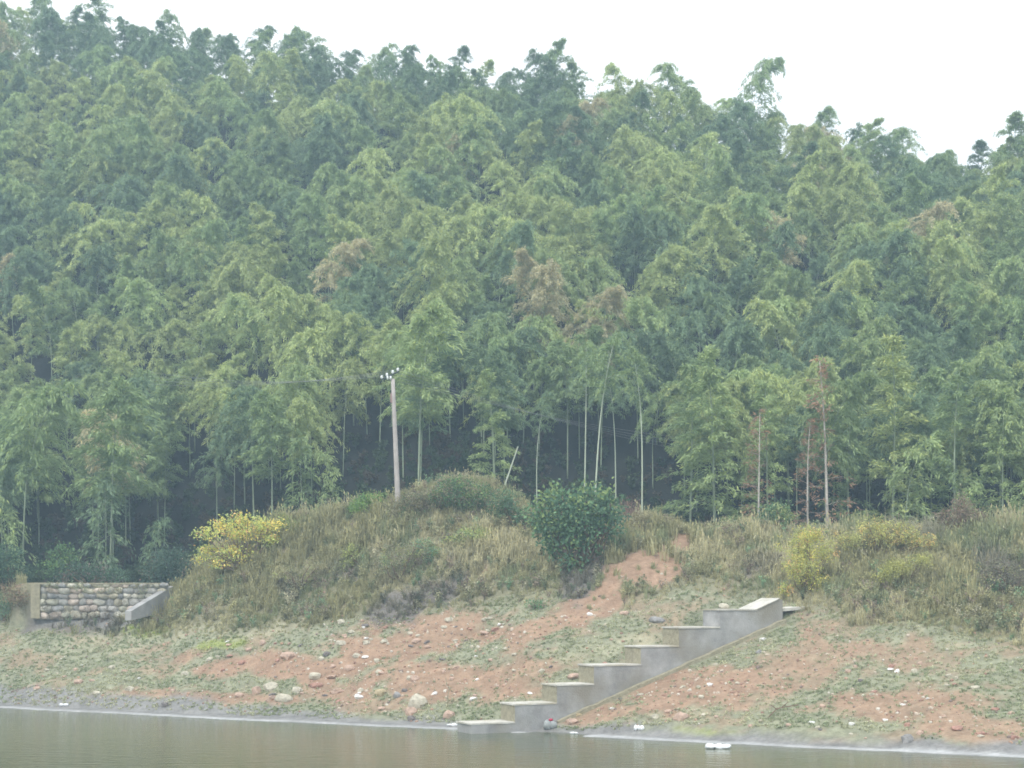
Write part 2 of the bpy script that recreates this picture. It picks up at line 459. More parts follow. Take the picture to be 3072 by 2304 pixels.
def bamboo_parts(seed, H=10.0, crown0=0.35, blen=1.7, droop=0.5, arch=1.2, nodes=26, clumps=7, per=5, ll=0.28, lw=0.068, elev=0.5,
                 prof='bamboo', culm_r=0.05, young=0.12, sparse=1.0, side=None, tip=0):
    rng = np.random.default_rng(seed)
    az = rng.uniform(0, 2 * np.pi) if side is None else side
    T = np.linspace(0, 1, 15)
    lean = rng.uniform(-.3, .3, 2)
    def pos(t):
        t = np.asarray(t, float)
        a = arch * np.clip((t - .3) / .7, 0, None) ** 2.6
        return np.stack([np.cos(az) * a + lean[0] * t, np.sin(az) * a + lean[1] * t, H * t - arch * .35 * np.clip((t - .6) / .4, 0, None) ** 3], -1)
    cV, cF = tube(pos(T), culm_r * (1 - .82 * T), 6)
    tt = np.repeat(np.linspace(crown0, 0.995, nodes) + rng.uniform(-.01, .01, nodes), 2)
    nb = len(tt)
    q = np.clip((tt - crown0) / (1 - crown0), 0, 1)
    if prof == 'bamboo': Lb = blen * (0.35 + .75 * np.sin(np.pi * np.clip(.22 + .7 * q, 0, 1))) * rng.uniform(.5, 1.25, nb)
    else: Lb = blen * (1.12 - q) ** .75 * rng.uniform(.75, 1.1, nb)
    if tip: Lb = Lb * (1 - .75 * q ** 3)
    ba = rng.uniform(0, 2 * np.pi, nb)
    be = elev + rng.uniform(-.25, .25, nb) + .35 * q
    base = pos(tt)
    bd = np.stack([np.cos(ba) * np.cos(be), np.sin(ba) * np.cos(be), np.sin(be)], -1)
    r = np.linspace(0.18, 1.0, clumps)[None, :] + rng.uniform(-.05, .05, (nb, clumps))
    P = base[:, None] + bd[:, None] * (r * Lb[:, None])[..., None]
    P[..., 2] -= droop * Lb[:, None] * r ** 2.2
    tang = bd[:, None] * np.ones_like(P); tang[..., 2] -= droop * 2.2 * r ** 1.2
    keep = rng.uniform(size=P.shape[:2]) < sparse
    P = P[keep]; tang = tang[keep]
    P = np.repeat(P, per, 0); tang = np.repeat(tang, per, 0)
    n = len(P)
    P = P + rng.normal(size=(n, 3)) * 0.09
    Dv = tang * .9 + rng.normal(size=(n, 3)) * .36; Dv[:, 2] -= .2
    V, F = leaf_quads(P, Dv, rng.uniform(.7, 1.25, n) * ll, lw * rng.uniform(.7, 1.2, n), rng, 1.6)
    g = rng.uniform(.85, 1.15, (n // per + 1)).repeat(per)[:n] * rng.uniform(.9, 1.1, n)
    yl = (rng.uniform(size=n) < young)
    c = np.stack([np.where(yl, 1.25, 1.0), np.where(yl, 1.15, 1.0), np.where(yl, .9, 1.0)], -1) * g[:, None]
    # branch twigs
    tb = Build(); tb.add(cV, cF)
    for i in range(0, nb, 2):
        rr = np.linspace(0, 1, 4)
        Q = base[i] + bd[i] * (rr * Lb[i])[:, None]; Q[:, 2] -= droop * Lb[i] * rr ** 2.2
        tb.add(*tube(Q, np.linspace(.014, .005, 4), 3, False))
    return (np.concatenate(tb.V), tb.F), (V, F, np.repeat(c, 4, 0))


def plant_meshes(key, n, culm_mat=M_CULM, **kw):
    outp = []
    for i in range(n):
        k = dict(kw)
        for a in ('H', 'arch', 'blen', 'crown0'):
            if isinstance(k.get(a), tuple): k[a] = k[a][0] + (k[a][1] - k[a][0]) * ((i * 0.618) % 1)
        (cv, cf), (lv, lf, lc) = bamboo_parts(hash(key) % 1 + sum(map(ord, key)) * 13 + i, **k)
        outp.append((mk_mesh(key + "_culm", cv, cf, culm_mat, smooth=True), mk_mesh(key + "_crown", lv, lf, M_LEAF, lc), k['H']))
    return outp


KIND = {
    'arched': plant_meshes('arched', 4, H=(9.2, 11), crown0=.46, blen=(2.3, 2.7), droop=.78, arch=(1.8, 3.2), nodes=26, clumps=14, per=8, elev=.6),
    'plume': plant_meshes('plume', 4, H=(9.0, 10.5), crown0=.40, blen=(2.1, 2.5), droop=.5, arch=(1.0, 2.4), nodes=28, clumps=14, per=8, tip=1, elev=.55),
    'broad': plant_meshes('broad', 4, H=(8.5, 9.8), crown0=.50, blen=(2.7, 3.1), droop=.82, arch=(.8, 2.0), nodes=24, clumps=16, per=8, elev=.6),
    'tall': plant_meshes('tall', 2, culm_mat=M_PALECULM, H=(12.6, 13.4), crown0=.70, blen=(1.7, 1.9), droop=.7, arch=(.8, 1.5), nodes=18, clumps=9, per=6, culm_r=.08),
    'cone': plant_meshes('cone', 4, H=(9.5, 10.5), crown0=.08, blen=(2.1, 2.4), droop=.30, arch=(.2, .5), nodes=34, clumps=12, per=8, elev=.22, prof='cone', culm_r=.08, ll=.27, lw=.07),
    'rusty': plant_meshes('rusty', 2, culm_mat=M_PALEBARK, H=(9.5, 10.2), crown0=.10, blen=(1.5, 1.7), droop=.25, arch=(.2, .4), nodes=26, clumps=7, per=4, elev=.3, prof='cone', culm_r=.10, sparse=.7),
    'sapling': plant_meshes('sapling', 3, H=(4.6, 5.6), crown0=.2, blen=(1.2, 1.4), droop=.8, arch=(.8, 1.4), nodes=18, clumps=7, per=5, culm_r=.035),
}
G_MID, G_LIGHT, G_YEL, G_OCH, G_RUST, G_BLUE = (.315, .415, .20), (.40, .50, .235), (.455, .53, .24), (.56, .52, .33), (.44, .29, .20), (.24, .335, .195)


def scatter(name, P, protos, rotz, scale, idx, tint, tilt=None):
    """one object of uncountable growth: geometry-node instances on a cloud of points"""
    n = len(P)
    me = bpy.data.meshes.new(name + "_points")
    me.vertices.add(n); me.vertices.foreach_set("co", np.asarray(P, np.float32).ravel())
    r = me.attributes.new("rot", 'FLOAT_VECTOR', 'POINT')
    rv = np.zeros((n, 3), np.float32); rv[:, 2] = rotz
    if tilt is not None: rv[:, :2] = tilt
    r.data.foreach_set("vector", rv.ravel())
    s = me.attributes.new("scl", 'FLOAT', 'POINT'); s.data.foreach_set("value", np.asarray(scale, np.float32))
    ii = me.attributes.new("idx", 'INT', 'POINT'); ii.data.foreach_set("value", np.asarray(idx, np.int32))
    t = me.attributes.new("tint", 'FLOAT_COLOR', 'POINT')
    t.data.foreach_set("color", np.hstack([np.asarray(tint, np.float32), np.ones((n, 1), np.float32)]).ravel())
    o = obj(name, me)
    ng = bpy.data.node_groups.new(name, 'GeometryNodeTree')
    ng.interface.new_socket("Geometry", in_out='INPUT', socket_type='NodeSocketGeometry')
    ng.interface.new_socket("Geometry", in_out='OUTPUT', socket_type='NodeSocketGeometry')
    N, L = ng.nodes, ng.links
    gi, go = N.new("NodeGroupInput"), N.new("NodeGroupOutput")
    src = bpy.data.collections.new(name + "_shapes")
    for k, ms in enumerate(protos):
        po = bpy.data.objects.new("%s_shape_%02d" % (name, k), ms); src.objects.link(po)
    ci = N.new("GeometryNodeCollectionInfo"); ci.inputs["Collection"].default_value = src
    ci.inputs["Separate Children"].default_value = True; ci.inputs["Reset Children"].default_value = True
    ip = N.new("GeometryNodeInstanceOnPoints"); ip.inputs["Pick Instance"].default_value = True
    def attr(nm, ty):
        a = N.new("GeometryNodeInputNamedAttribute"); a.data_type = ty; a.inputs["Name"].default_value = nm
        return a.outputs["Attribute"]
    L.new(gi.outputs[0], ip.inputs["Points"]); L.new(ci.outputs[0], ip.inputs["Instance"])
    L.new(attr("idx", 'INT'), ip.inputs["Instance Index"])
    L.new(attr("rot", 'FLOAT_VECTOR'), ip.inputs["Rotation"])
    L.new(attr("scl", 'FLOAT'), ip.inputs["Scale"])
    L.new(ip.outputs[0], go.inputs[0])
    md = o.modifiers.new("scatter", 'NODES'); md.node_group = ng
    return o


def join_proto(name, cm, lm):
    """stem and leaves of one shape in a single mesh with two materials (for the uncountable rest)"""
    def rd(me):
        v = np.empty(len(me.vertices) * 3, np.float32); me.vertices.foreach_get("co", v)
        return v.reshape(-1, 3), [tuple(p.vertices) for p in me.polygons]
    v1, f1 = rd(cm); v2, f2 = rd(lm)
    c2 = np.empty(len(v2) * 4, np.float32); lm.color_attributes["Col"].data.foreach_get("color", c2)
    V = np.vstack([v1, v2]); F = f1 + [tuple(i + len(v1) for i in f) for f in f2]
    C = np.vstack([np.ones((len(v1), 3)), c2.reshape(-1, 4)[:, :3]])
    return mk_mesh(name, V, F, [cm.materials[0], lm.materials[0]], C, mat_idx=[0] * len(f1) + [1] * len(f2))


# ------------------------------------------------------------------ the bamboo on the hillside
def poisson(n_try, r0):
    """points on the hillside no closer than r0 to each other"""
    pts, grid = [], {}
    rng = np.random.default_rng(11)
    c = rng.uniform(-210, 1234, n_try); q = rng.uniform(0, 1, n_try) ** .8
    for ci, qi in zip(c, q):
        Dc = np.interp(ci, CRD[:, 0], CRD[:, 1]); Dr = np.interp(ci, RIDGED[:, 0], RIDGED[:, 1]) + 14
        D = Dc + 7 + (Dr - Dc - 7) * qi
        X = (ci - 512) / F_PX * D
        k = (int(X // r0), int(D // r0)); ok = True
        for a in (-1, 0, 1):
            for b_ in (-1, 0, 1):
                for (x, y) in grid.get((k[0] + a, k[1] + b_), ()):
                    if (x - X) ** 2 + (y - D) ** 2 < r0 * r0: ok = False; break
                if not ok: break
            if not ok: break
        if ok: grid.setdefault(k, []).append((X, D)); pts.append((X, D))
    return np.array(pts)


ORD = ["first", "second", "third", "fourth", "fifth", "sixth", "seventh", "eighth", "ninth", "tenth", "eleventh", "twelfth", "thirteenth", "fourteenth",
       "fifteenth", "sixteenth", "seventeenth", "eighteenth", "nineteenth", "twentieth"]
NUM = ["", "one", "two", "three", "four", "five", "six", "seven", "eight", "nine", "ten", "eleven", "twelve", "thirteen", "fourteen", "fifteen", "sixteen",
       "seventeen", "eighteen", "nineteen", "twenty"]
PENDING = {}                                 # label stem -> [(px, object)] : ordered from the left at the end


def pend(stem, px, o):
    PENDING.setdefault(stem, []).append((px, o))


def settle_labels():
    for stem, v in PENDING.items():
        v.sort(key=lambda a: a[0]); n = len(v)
        for i, (_p, o) in enumerate(v):
            if n == 1: o["label"] = stem
            elif n == 2: o["label"] = stem + (", the left one of two" if i == 0 else ", the right one of two")
            elif i == 0: o["label"] = stem + ", leftmost of " + NUM[min(n, 20)]
            elif i == n - 1: o["label"] = stem + ", rightmost of " + NUM[min(n, 20)]
            else: o["label"] = stem + ", " + ORD[min(i, 19)] + " from left of " + NUM[min(n, 20)]


def plant(name, cat, meshes, X, D, tintc, scale=1.0, rz=0.0, group=None, label=None, stem=None, z=None, tilt=(0, 0), cname='culm'):
    z = float(height(X, D)) - 0.1 if z is None else z
    e = obj(name, None, loc=(X, D, z), rot=(tilt[0], tilt[1], rz), scale=scale)
    e.empty_display_size = 0.3
    tag(e, label, cat, group)
    a = obj(cname, meshes[0], e); b_ = obj('crown', meshes[1], e)
    a["tint"] = b_["tint"] = [float(x) for x in tintc]
    if stem: pend(stem, proj(X, D, z)[0], e)
    return e


pts = poisson(30000, 2.3)
cpx = 512 + F_PX * pts[:, 0] / pts[:, 1]
# the big gap in front of the dark wood, left of the middle and behind the shrub
dc_ = pts[:, 1] - np.interp(cpx, CRD[:, 0], CRD[:, 1])
rng = np.random.default_rng(5)
lum = fbm(pts[:, 0] / 6, pts[:, 1] / 6, 303, 2)


def tint_of(i, r):
    a = lum[i] + (r - .5) * .35
    if r > .980: return G_OCH, 'ochre'
    if a > .60: return G_YEL, 'yellow-green'
    if a > .50: return G_LIGHT, 'light green'
    if a > .38: return G_MID, 'mid green'
    return G_BLUE, 'dark green'


def zone_of(px):
    for lim, t in ((30, "at left edge"), (170, "above rubble wall"), (290, "above yellow shrub"), (380, "left of pole"),
                   (440, "behind the pole"), (520, "above grassy mound"), (640, "above round shrub"), (740, "above bare patch"),
                   (830, "above rusty trees"), (930, "above yellow-green bushes"), (1100, "at right edge")):
        if px < lim: return t
    return "beyond the right end"


inview = (cpx > -6) & (cpx < 1030)
# spots kept clear for the named front trees
SPECIAL = [
    # px, D, kind, variant, top row, colour, rz, label
    (110, 101, 'plume', 0, 376, G_MID, 1.0, "full-crowned bamboo standing out before the dark gap above the rubble wall"),
    (22, 102, 'broad', 1, 388, G_MID, 2.0, "low broad bamboo with light top at the far left forest edge"),
    (272, 101, 'plume', 2, 390, G_MID, 0.3, "arching bamboo plume hanging over the golden yellow shrub"),
    (303, 101, 'sapling', 0, 440, G_MID, 0.3, "short arching bamboo with pale top between yellow bush and pole"),
    (333, 100, 'sapling', 1, 450, G_LIGHT, 2.3, "small leaning bamboo just left of the utility pole foot"),
    (418, 99, 'plume', 0, 300, G_LIGHT, 0.3, "tall plumed bamboo right behind the utility pole with browned leaves"),
    (495, 98, 'cone', 1, 376, G_LIGHT, 1.3, "feathery layered tree behind the top of the grassy mound"),
    (593, 97, 'tall', 0, 335, G_MID, 0.6, "tall bamboo with bright pale culm rising behind the dark shrub"),
    (584, 99, 'tall', 1, 345, G_MID, 2.6, "tall bamboo with dull thin culm just left of the bright culm"),
    (642, 96, 'tall', 0, 352, G_MID, 4.0, "tall bamboo with straight pale culm right of the dark shrub"),
    (616, 100, 'tall', 1, 370, G_BLUE, 5.0, "thin dark bamboo culm between the two bright ones"),
    (537, 98, 'tall', 1, 395, G_BLUE, 1.0, "thick greenish culm standing in the dark gap left of the shrub"),
    (715, 95, 'cone', 0, 354, G_LIGHT, 0.4, "broad bright feathery tree with foliage to the ground, tallest of the right forest edge"),
    (690, 97, 'cone', 2, 372, G_MID, 1.4, "feathery tree half hidden on the left of the broad bright one"),
    (768, 94, 'cone', 3, 388, G_LIGHT, 3.4, "feathery tree with bare pale lower stem and yellowed top"),
    (758, 92, 'rusty', 1, 415, G_RUST, 3.0, "thin tree with sparse rust-red leaves left of the tallest rusty one"),
    (828, 91, 'rusty', 0, 365, G_RUST, 1.0, "tallest pale-stemmed tree with sparse rusty leaves"),
    (808, 91, 'rusty', 1, 425, G_RUST, 2.0, "short rusty-leaved tree close beside the tallest rusty one"),
    (848, 94, 'cone', 1, 402, G_MID, 5.4, "dark feathery tree right of the tallest rusty one"),
    (892, 93, 'cone', 2, 345, G_YEL, 0.9, "tall light feathery tree with browned tips above the yellow-green bushes"),
    (903, 90, 'sapling', 2, 440, G_LIGHT, 0.1, "short bright bamboo leaning at the forest edge above the yellow-green bush"),
    (955, 91, 'cone', 3, 368, G_MID, 2.2, "layered feathery tree in the gap right of the yellow-green bushes"),
    (965, 88, 'sapling', 0, 484, G_LIGHT, 2.1, "small round bamboo sapling before the layered feathery tree"),
    (1003, 90, 'cone', 0, 395, G_LIGHT, 4.2, "feathery tree with light tiers near the right end of the forest edge"),
    (1018, 87, 'sapling', 1, 478, G_LIGHT, 5.1, "bright arching sapling at the right end of the forest edge"),
    (8, 100, 'sapling', 2, 486, G_LIGHT, 4.6, "light-topped sapling at the left end of the forest edge"),
    (105, 99, 'sapling', 1, 478, G_BLUE, 1.6, "dim sapling in the dark wood behind the rubble wall"),
    (155, 100, 'sapling', 0, 518, G_BLUE, 2.6, "low dark sapling above the right end of the rubble wall"),
]
for (px, D, kd, v, top, tc_, rz, lab) in SPECIAL:
    X = (px - 512) / F_PX * D
    z = float(height(X, D)) - .1
    ztop = CAMZ + (HZ - top) / F_PX * D
    ms = KIND[kd][v % len(KIND[kd])]
    s = (ztop - z) / (ms[2] * .97)
    nm = {'cone': 'feathery_tree', 'rusty': 'rusty_tree', 'sapling': 'bamboo_sapling'}.get(kd, 'bamboo')
    e = plant(nm, 'tree' if kd in ('cone', 'rusty') else 'bamboo', ms, X, D, tc_, s, rz, "trees and bamboo along the forest edge", lab, z=z,
              cname='trunk' if kd in ('cone', 'rusty') else 'culm', tilt=((0, .08) if px in (593,) else (0, 0)))
    if kd == 'rusty': e.children[0]["label"] = "pale bare stem"
    if kd == 'tall': e.scale = (s * .9, s * .9, s)

# skyline bamboo that stick out above the ridge
RIDGE = [
    (320, 176, 'plume', 1, 25, "arched bamboo with dark leaning top sticking out of the skyline, above the pole's left"),
    (35, 184, 'plume', 0, -8, "tall dark bamboo plume on the skyline at the left corner"),
    (98, 182, 'plume', 2, -6, "tall bamboo plume beside the gap of sky near the left corner"),
    (548, 166, 'plume', 3, 44, "tall dense bamboo with crooked tip in the middle of the skyline"),
    (750, 156, 'arched', 1, 52, "highest skyline bamboo, thin plume bent to the right"),
    (690, 158, 'plume', 1, 70, "thin see-through bamboo top left of the highest skyline plume"),
    (820, 153, 'plume', 0, 106, "pyramid-shaped bamboo top right of the notch in the skyline"),
    (905, 150, 'arched', 2, 120, "loose bamboo top against the sky on the falling ridge"),
    (1014, 144, 'plume', 2, 118, "dark bamboo top against the sky at the right edge"),
    (378, 172, 'broad', 1, 52, "rounded bamboo crown on the skyline right of the leaning one"),
]
clear = [((px - 512) / F_PX * D, D) for (px, D, *_r) in SPECIAL + RIDGE]
for (px, D, kd, v, top, lab) in RIDGE:
    X = (px - 512) / F_PX * D
    z = float(height(X, D)) - .1
    s = (CAMZ + (HZ - top) / F_PX * D - z) / (KIND[kd][v][2] * .97)
    plant('bamboo', 'bamboo', KIND[kd][v], X, D, G_MID, s, {750: 0.2}.get(px, 1.3 * v), "bamboo standing out on the skyline", lab, z=z)

deep_gap = (dc_ < 21) & (((cpx > 44) & (cpx < 92)) | ((cpx > 170) & (cpx < 215)) | ((cpx > 350) & (cpx < 395)) | ((cpx > 440) & (cpx < 478)) | ((cpx > 515) & (cpx < 690)))
front_gap = deep_gap | (dc_ < 12.5) & (((cpx > 30) & (cpx < 90)) | ((cpx > 130) & (cpx < 255)) | ((cpx > 320) & (cpx < 400)) | ((cpx > 430) & (cpx < 480)) | ((cpx > 515) & (cpx < 690)))
keep = ~front_gap
for (x, y) in clear: keep &= ((pts[:, 0] - x) ** 2 + (pts[:, 1] - y) ** 2) > 1.6 ** 2
pts, cpx, dc_, lum, inview = pts[keep], cpx[keep], dc_[keep], lum[keep], inview[keep]
order = np.argsort(pts[:, 1])
n_ind = 262
ind = [i for i in order if inview[i]][:n_ind]
indset = set(int(i) for i in ind)
Dmax = pts[ind[-1]][1]
rk = rng.uniform(size=len(pts))
kinds_list = ['arched', 'plume', 'broad']
look = {'arched': 'bent-topped', 'plume': 'plumed', 'broad': 'broad-crowned'}
PR, PRI = [], {}
for kd in kinds_list:
    for v, ms in enumerate(KIND[kd]):
        PRI[(kd, v)] = len(PR); PR.append(join_proto("hillside_bamboo", ms[0], ms[1]))
SP, SR, SS, SI, STt, STI = [], [], [], [], [], []
for i in range(len(pts)):
    X, D = pts[i]
    kd = kinds_list[int(rk[i] * 997) % 3]; v = int(rk[i] * 7919) % len(KIND[kd])
    tcol, tname = tint_of(i, rng.uniform())
    jt = rng.uniform(.88, 1.12)
    tcol = tuple(np.array(tcol) * jt)
    s = rng.uniform(.85, 1.2) if D < np.interp(cpx[i], RIDGED[:, 0], RIDGED[:, 1]) - 14 else rng.uniform(.78, 1.0); rz = rng.uniform(0, 6.28)
    if i in indset:
        row = "low on hillside" if D < 106 else "halfway up hillside" if D < 114 else "high on hillside"
        plant('bamboo', 'bamboo', KIND[kd][v], X, D, tcol, s, rz, "bamboo of the wooded hillside",
              stem="%s %s bamboo %s %s" % (tname, look[kd], row, zone_of(cpx[i])))
    else:
        SP.append((X, D, float(height(X, D)) - .1)); SR.append(rz); SS.append(s); SI.append(PRI[(kd, v)]); STt.append(tcol)
        STI.append(rng.uniform(-.09, .09, 2))
o = scatter("bamboo_forest", SP, PR, SR, SS, SI, STt, STI)
tag(o, "dense mass of feathery green bamboo covering the upper hillside to the skyline", "bamboo forest", kind="stuff")

# ------------------------------------------------------------------ haze
zmax = 92
hb = Build().box((0, 180, (zmax - 4) / 2), (1900, 640, zmax + 4))
m, N, L = new_mat("haze")
out = N.new("ShaderNodeOutputMaterial"); pv = N.new("ShaderNodeVolumePrincipled")
pv.inputs["Color"].default_value = (0.58, 0.82, 1.0, 1)
pv.inputs["Density"].default_value = 0.0017
L.new(pv.outputs[0], out.inputs["Volume"])
tag(obj("haze", hb.mesh("haze", m)), kind="stuff")

# ------------------------------------------------------------------ concrete steps
def on_line(s, n=0.0):
    return ST_A[0] + ST_DIR[0] * s + ST_N[0] * n, ST_A[1] + ST_DIR[1] * s + ST_N[1] * n


def z_at(py, D): return CAMZ + (HZ - py) / F_PX * D


W_ST = 1.5
steps = tag(obj("concrete_steps", None, loc=(0, 0, 0)), "giant grey concrete steps climbing the bank from the waterline to the right", "steps")
tops = [723.5, 704, 684.5, 665, 646, 627, 609]
near = [471, 515, 557, 594, 641, 679, 720]
ss = [line_t(p) for p in near]
s_end = line_t(783); s_sl0, s_sl1 = line_t(757), line_t(779)


def prism(poly, n0, n1):
    """side outline (s, z) extruded between two offsets from the near face"""
    V = [(*on_line(s, n0), z) for s, z in poly] + [(*on_line(s, n1), z) for s, z in poly]
    k = len(poly)
    F = [tuple(range(k)), tuple(range(k, 2 * k))[::-1]] + [(i, i + k, (i + 1) % k + k, (i + 1) % k) for i in range(k)]
    return V, F


jr = np.random.default_rng(3)
M_FOOT = surf_mat("earthy_footing", (0.33, 0.30, 0.21), 0.95, 0.3, 5, 0.4)
for k in range(7):
    s0 = ss[k]; s1 = ss[k + 1] if k < 6 else s_sl0
    zt = z_at(tops[k], on_line(s0)[1])
    zb = zt - 2.6 if k else -0.6
    bl = Build().add(*prism([(s0, zb), (s1, zb), (s1, zt - .07), (s0, zt - .07)], 0.0 + .004 * k, W_ST))
    me_ = bl.mesh("step", [M_CONC, M_FOOT])
    if 0 < k < 6: me_.polygons[5].material_index = 1
    st_o = obj("step", me_, steps)
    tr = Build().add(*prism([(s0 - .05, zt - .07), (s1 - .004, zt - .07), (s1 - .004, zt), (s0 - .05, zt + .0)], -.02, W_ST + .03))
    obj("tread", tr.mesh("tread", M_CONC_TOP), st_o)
zt6 = z_at(609, on_line(ss[6])[1]); zt7 = z_at(598, on_line(s_sl1)[1])
bl = Build().add(*prism([(s_sl0, zt6 - 2.6), (s_end, zt6 - 2.2), (s_end, zt7 - .09), (s_sl1, zt7 - .05), (s_sl0, zt6 - .05)], .03, W_ST))
sb = obj("sloping_block", bl.mesh("sloping_block", M_CONC), steps)
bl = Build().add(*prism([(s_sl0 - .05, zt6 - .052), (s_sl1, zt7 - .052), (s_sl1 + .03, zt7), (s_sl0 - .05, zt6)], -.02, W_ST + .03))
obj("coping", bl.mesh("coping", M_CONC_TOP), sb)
ft = Build()
Pn = np.linspace(line_t(556), s_end + .05, 26)
V, F = [], []
for i, s in enumerate(Pn):
    x, y = on_line(s)
    pxx = 512 + F_PX * x / y
    zl = z_at(719 - (pxx - 565) * 97 / 217, y) + jr.uniform(-.03, .03)
    for (n, dz) in ((-.22, -.3), (-.22, .10), (.05, .12), (.05, -.3)):
        V.append((*on_line(s, n + jr.uniform(-.02, .02)), zl + dz))
for i in range(len(Pn) - 1):
    for j in range(4):
        F.append((i * 4 + j, i * 4 + (j + 1) % 4, i * 4 + 4 + (j + 1) % 4, i * 4 + 4 + j))
obj("footing", mk_mesh("footing", V, F, M_FOOT), steps)

x, y = on_line(s_end + 1.1, .5)
sl = Build().box((0, 0, 0), (1.9, 0.9, 0.14))
o = obj("concrete_slab", sl.mesh("concrete_slab", M_CONC_TOP), loc=(x, y, z_at(608, y)), rot=(0.05, -0.08, .32))
tag(o, "thin pale slab lying in the grass just beyond the top of the steps", "slab", kind="thing")

# ------------------------------------------------------------------ rubble wall
WD = 92.0
wall = tag(obj("stone_wall", None, loc=(0, WD, 5)), "low rubble wall of buff stones with concrete pillar under the dark wood", "wall", kind="thing")
wx = lambda px, D=WD: (px - 512) / F_PX * D
def part(name, bld, mat, par=None, smooth=False): return obj(name, bld.mesh(name, mat, smooth), par, loc=(0, -WD, -5) if par is wall else None)
part("mortar_core", Build().box(((wx(34) + wx(164)) / 2, WD + .28, 5.85), (wx(164) - wx(34), .5, 2.1)), M_MORTAR, wall)
part("pillar", Build().box(((wx(32) + wx(41)) / 2, WD + .05, 5.93), (wx(41) - wx(32), .6, 2.1)), M_FOOT, wall)
part("coping", Build().box(((wx(30) + wx(166)) / 2, WD + .2, 7.0), (wx(166) - wx(30), .66, .10)), M_FOOT, wall)

import bmesh
def ico_arrays(sub):
    bm = bmesh.new(); bmesh.ops.create_icosphere(bm, subdivisions=sub, radius=1)
    V = np.array([v.co[:] for v in bm.verts]); F = np.array([[v.index for v in f.verts] for f in bm.faces]); bm.free()
    return V, F
ICO1, ICO2 = ico_arrays(1), ico_arrays(2)
wr = np.random.default_rng(21)
SC = [(.40, .39, .31), (.46, .43, .33), (.38, .37, .34), (.48, .41, .35), (.34, .34, .33), (.56, .54, .46)]
zrow = 4.85
for r in range(6):
    h = [.42, .36, .40, .32, .36, .26][r]
    xx = wx(43) - wr.uniform(0, .3)
    while xx < wx(160):
        w_ = wr.uniform(.3, .8)
        V = ICO2[0].copy()
        V = V / (np.sum(np.abs(V) ** 3.2, 1) ** (1 / 3.2))[:, None]
        V = V + wr.normal(size=V.shape) * .09
        V = V * np.array([w_ * .56, wr.uniform(.12, .24), h * wr.uniform(.5, .62)])
        me = mk_mesh("stone", V, ICO2[1], M_STONE, np.tile(np.array(SC[wr.integers(6)]) * wr.uniform(.8, 1.15), (len(V), 1)), True)
        obj("stone", me, wall, loc=(xx + w_ / 2, .02 + wr.uniform(-.03, .05), zrow + h / 2 - 5 + wr.uniform(-.03, .03)), rot=(0, wr.uniform(-.22, .22), 0))
        xx += w_ + .02
    zrow += h + .01
# sloping wing wall
V = []
for (px, D, y0, dp) in ((167, 92.6, 586, 1.5), (125, 89.0, 611, .55)):
    X = wx(px, D); zt = z_at(y0, D)
    for dx, dz in ((0, 0), (.38, 0), (.38, -dp), (0, -dp)): V.append((X + dx, D, zt + dz))
wing = tag(obj("wing_wall", mk_mesh("wing_wall", V, [(0, 1, 2, 3), (4, 7, 6, 5), (0, 4, 5, 1), (1, 5, 6, 2), (2, 6, 7, 3), (3, 7, 4, 0)], M_CONC)),
           "pale sloping concrete wing wall running down from the rubble wall's right end", "wall", kind="thing")

# ------------------------------------------------------------------ utility pole
PD = 90.0
PXB = wx(398.5, PD); zb = float(height(PXB, PD)) - .4
ztop = z_at(379, PD); XT = wx(392.8, PD)
pole = tag(obj("utility_pole", None, loc=(PXB, PD, zb)), "weathered concrete utility pole with slanting crossarm behind the grassy mound", "utility pole")
P = np.array([(0, 0, 0), (XT - PXB, 0, ztop - zb)])
Pp = P[0] + (P[1] - P[0]) * np.linspace(0, 1, 8)[:, None]
V, F = tube(Pp, np.linspace(.17, .115, 8), 14)
obj("shaft", mk_mesh("shaft", V, F, M_POLE, smooth=True), pole)
# crossarm, running obliquely towards the camera's left and away to the right
ang = math.radians(27)
ac = np.array([wx(390, PD) - PXB, 0.0, z_at(375.5, PD) - zb])
ad = np.array([math.cos(ang) * .95, .3, math.sin(ang)]); ad /= np.linalg.norm(ad)
bl = Build().tube([ac - ad * .62, ac + ad * .62], .05, 4)
obj("crossarm", bl.mesh("crossarm", M_STEEL), pole)
bl = Build().tube([ac + np.array([.02, 0, -.05]), P[1] + np.array([0, 0, -.1])], .05, 6)
obj("bracket", bl.mesh("bracket", M_STEEL), pole)
INS = []
def insul(at, par, sc_=1.0):
    z0 = np.array([0, 0, 0])
    prof = [(-.06, .03), (0, .05), (.02, .085), (.06, .09), (.08, .055), (.10, .085), (.14, .08), (.17, .04)]
    V, F = tube([(0, 0, a) for a, _ in prof], [r_ * sc_ for _, r_ in prof], 10)
    return obj("insulator", mk_mesh("insulator", V + np.array(at), F, M_PORC, smooth=True), par)
for t in (-.56, -.2, .2, .56):
    at = ac + ad * t + np.array([-.01, 0, .06]); insul(at, pole); INS.append(at + np.array([PXB, PD, zb]) + np.array([0, 0, .1]))
la = P[1] + np.array([-.16, -.12, -.05])
obj("lower_arm", Build().tube([la + np.array([-.2, 0, -.05]), la + np.array([.22, .1, .05])], .035, 4).mesh("lower_arm", M_STEEL), pole)
for t in (-.14, .04): insul(la + np.array([t, 0, .04]), pole, .8)
obj("clamp_box", Build().box(P[0] + (P[1] - P[0]) * .86 + np.array([-.13, -.03, 0]), (.12, .12, .55)).mesh("clamp_box", surf_mat("rusty_box", (.33, .22, .2), .8)), pole)
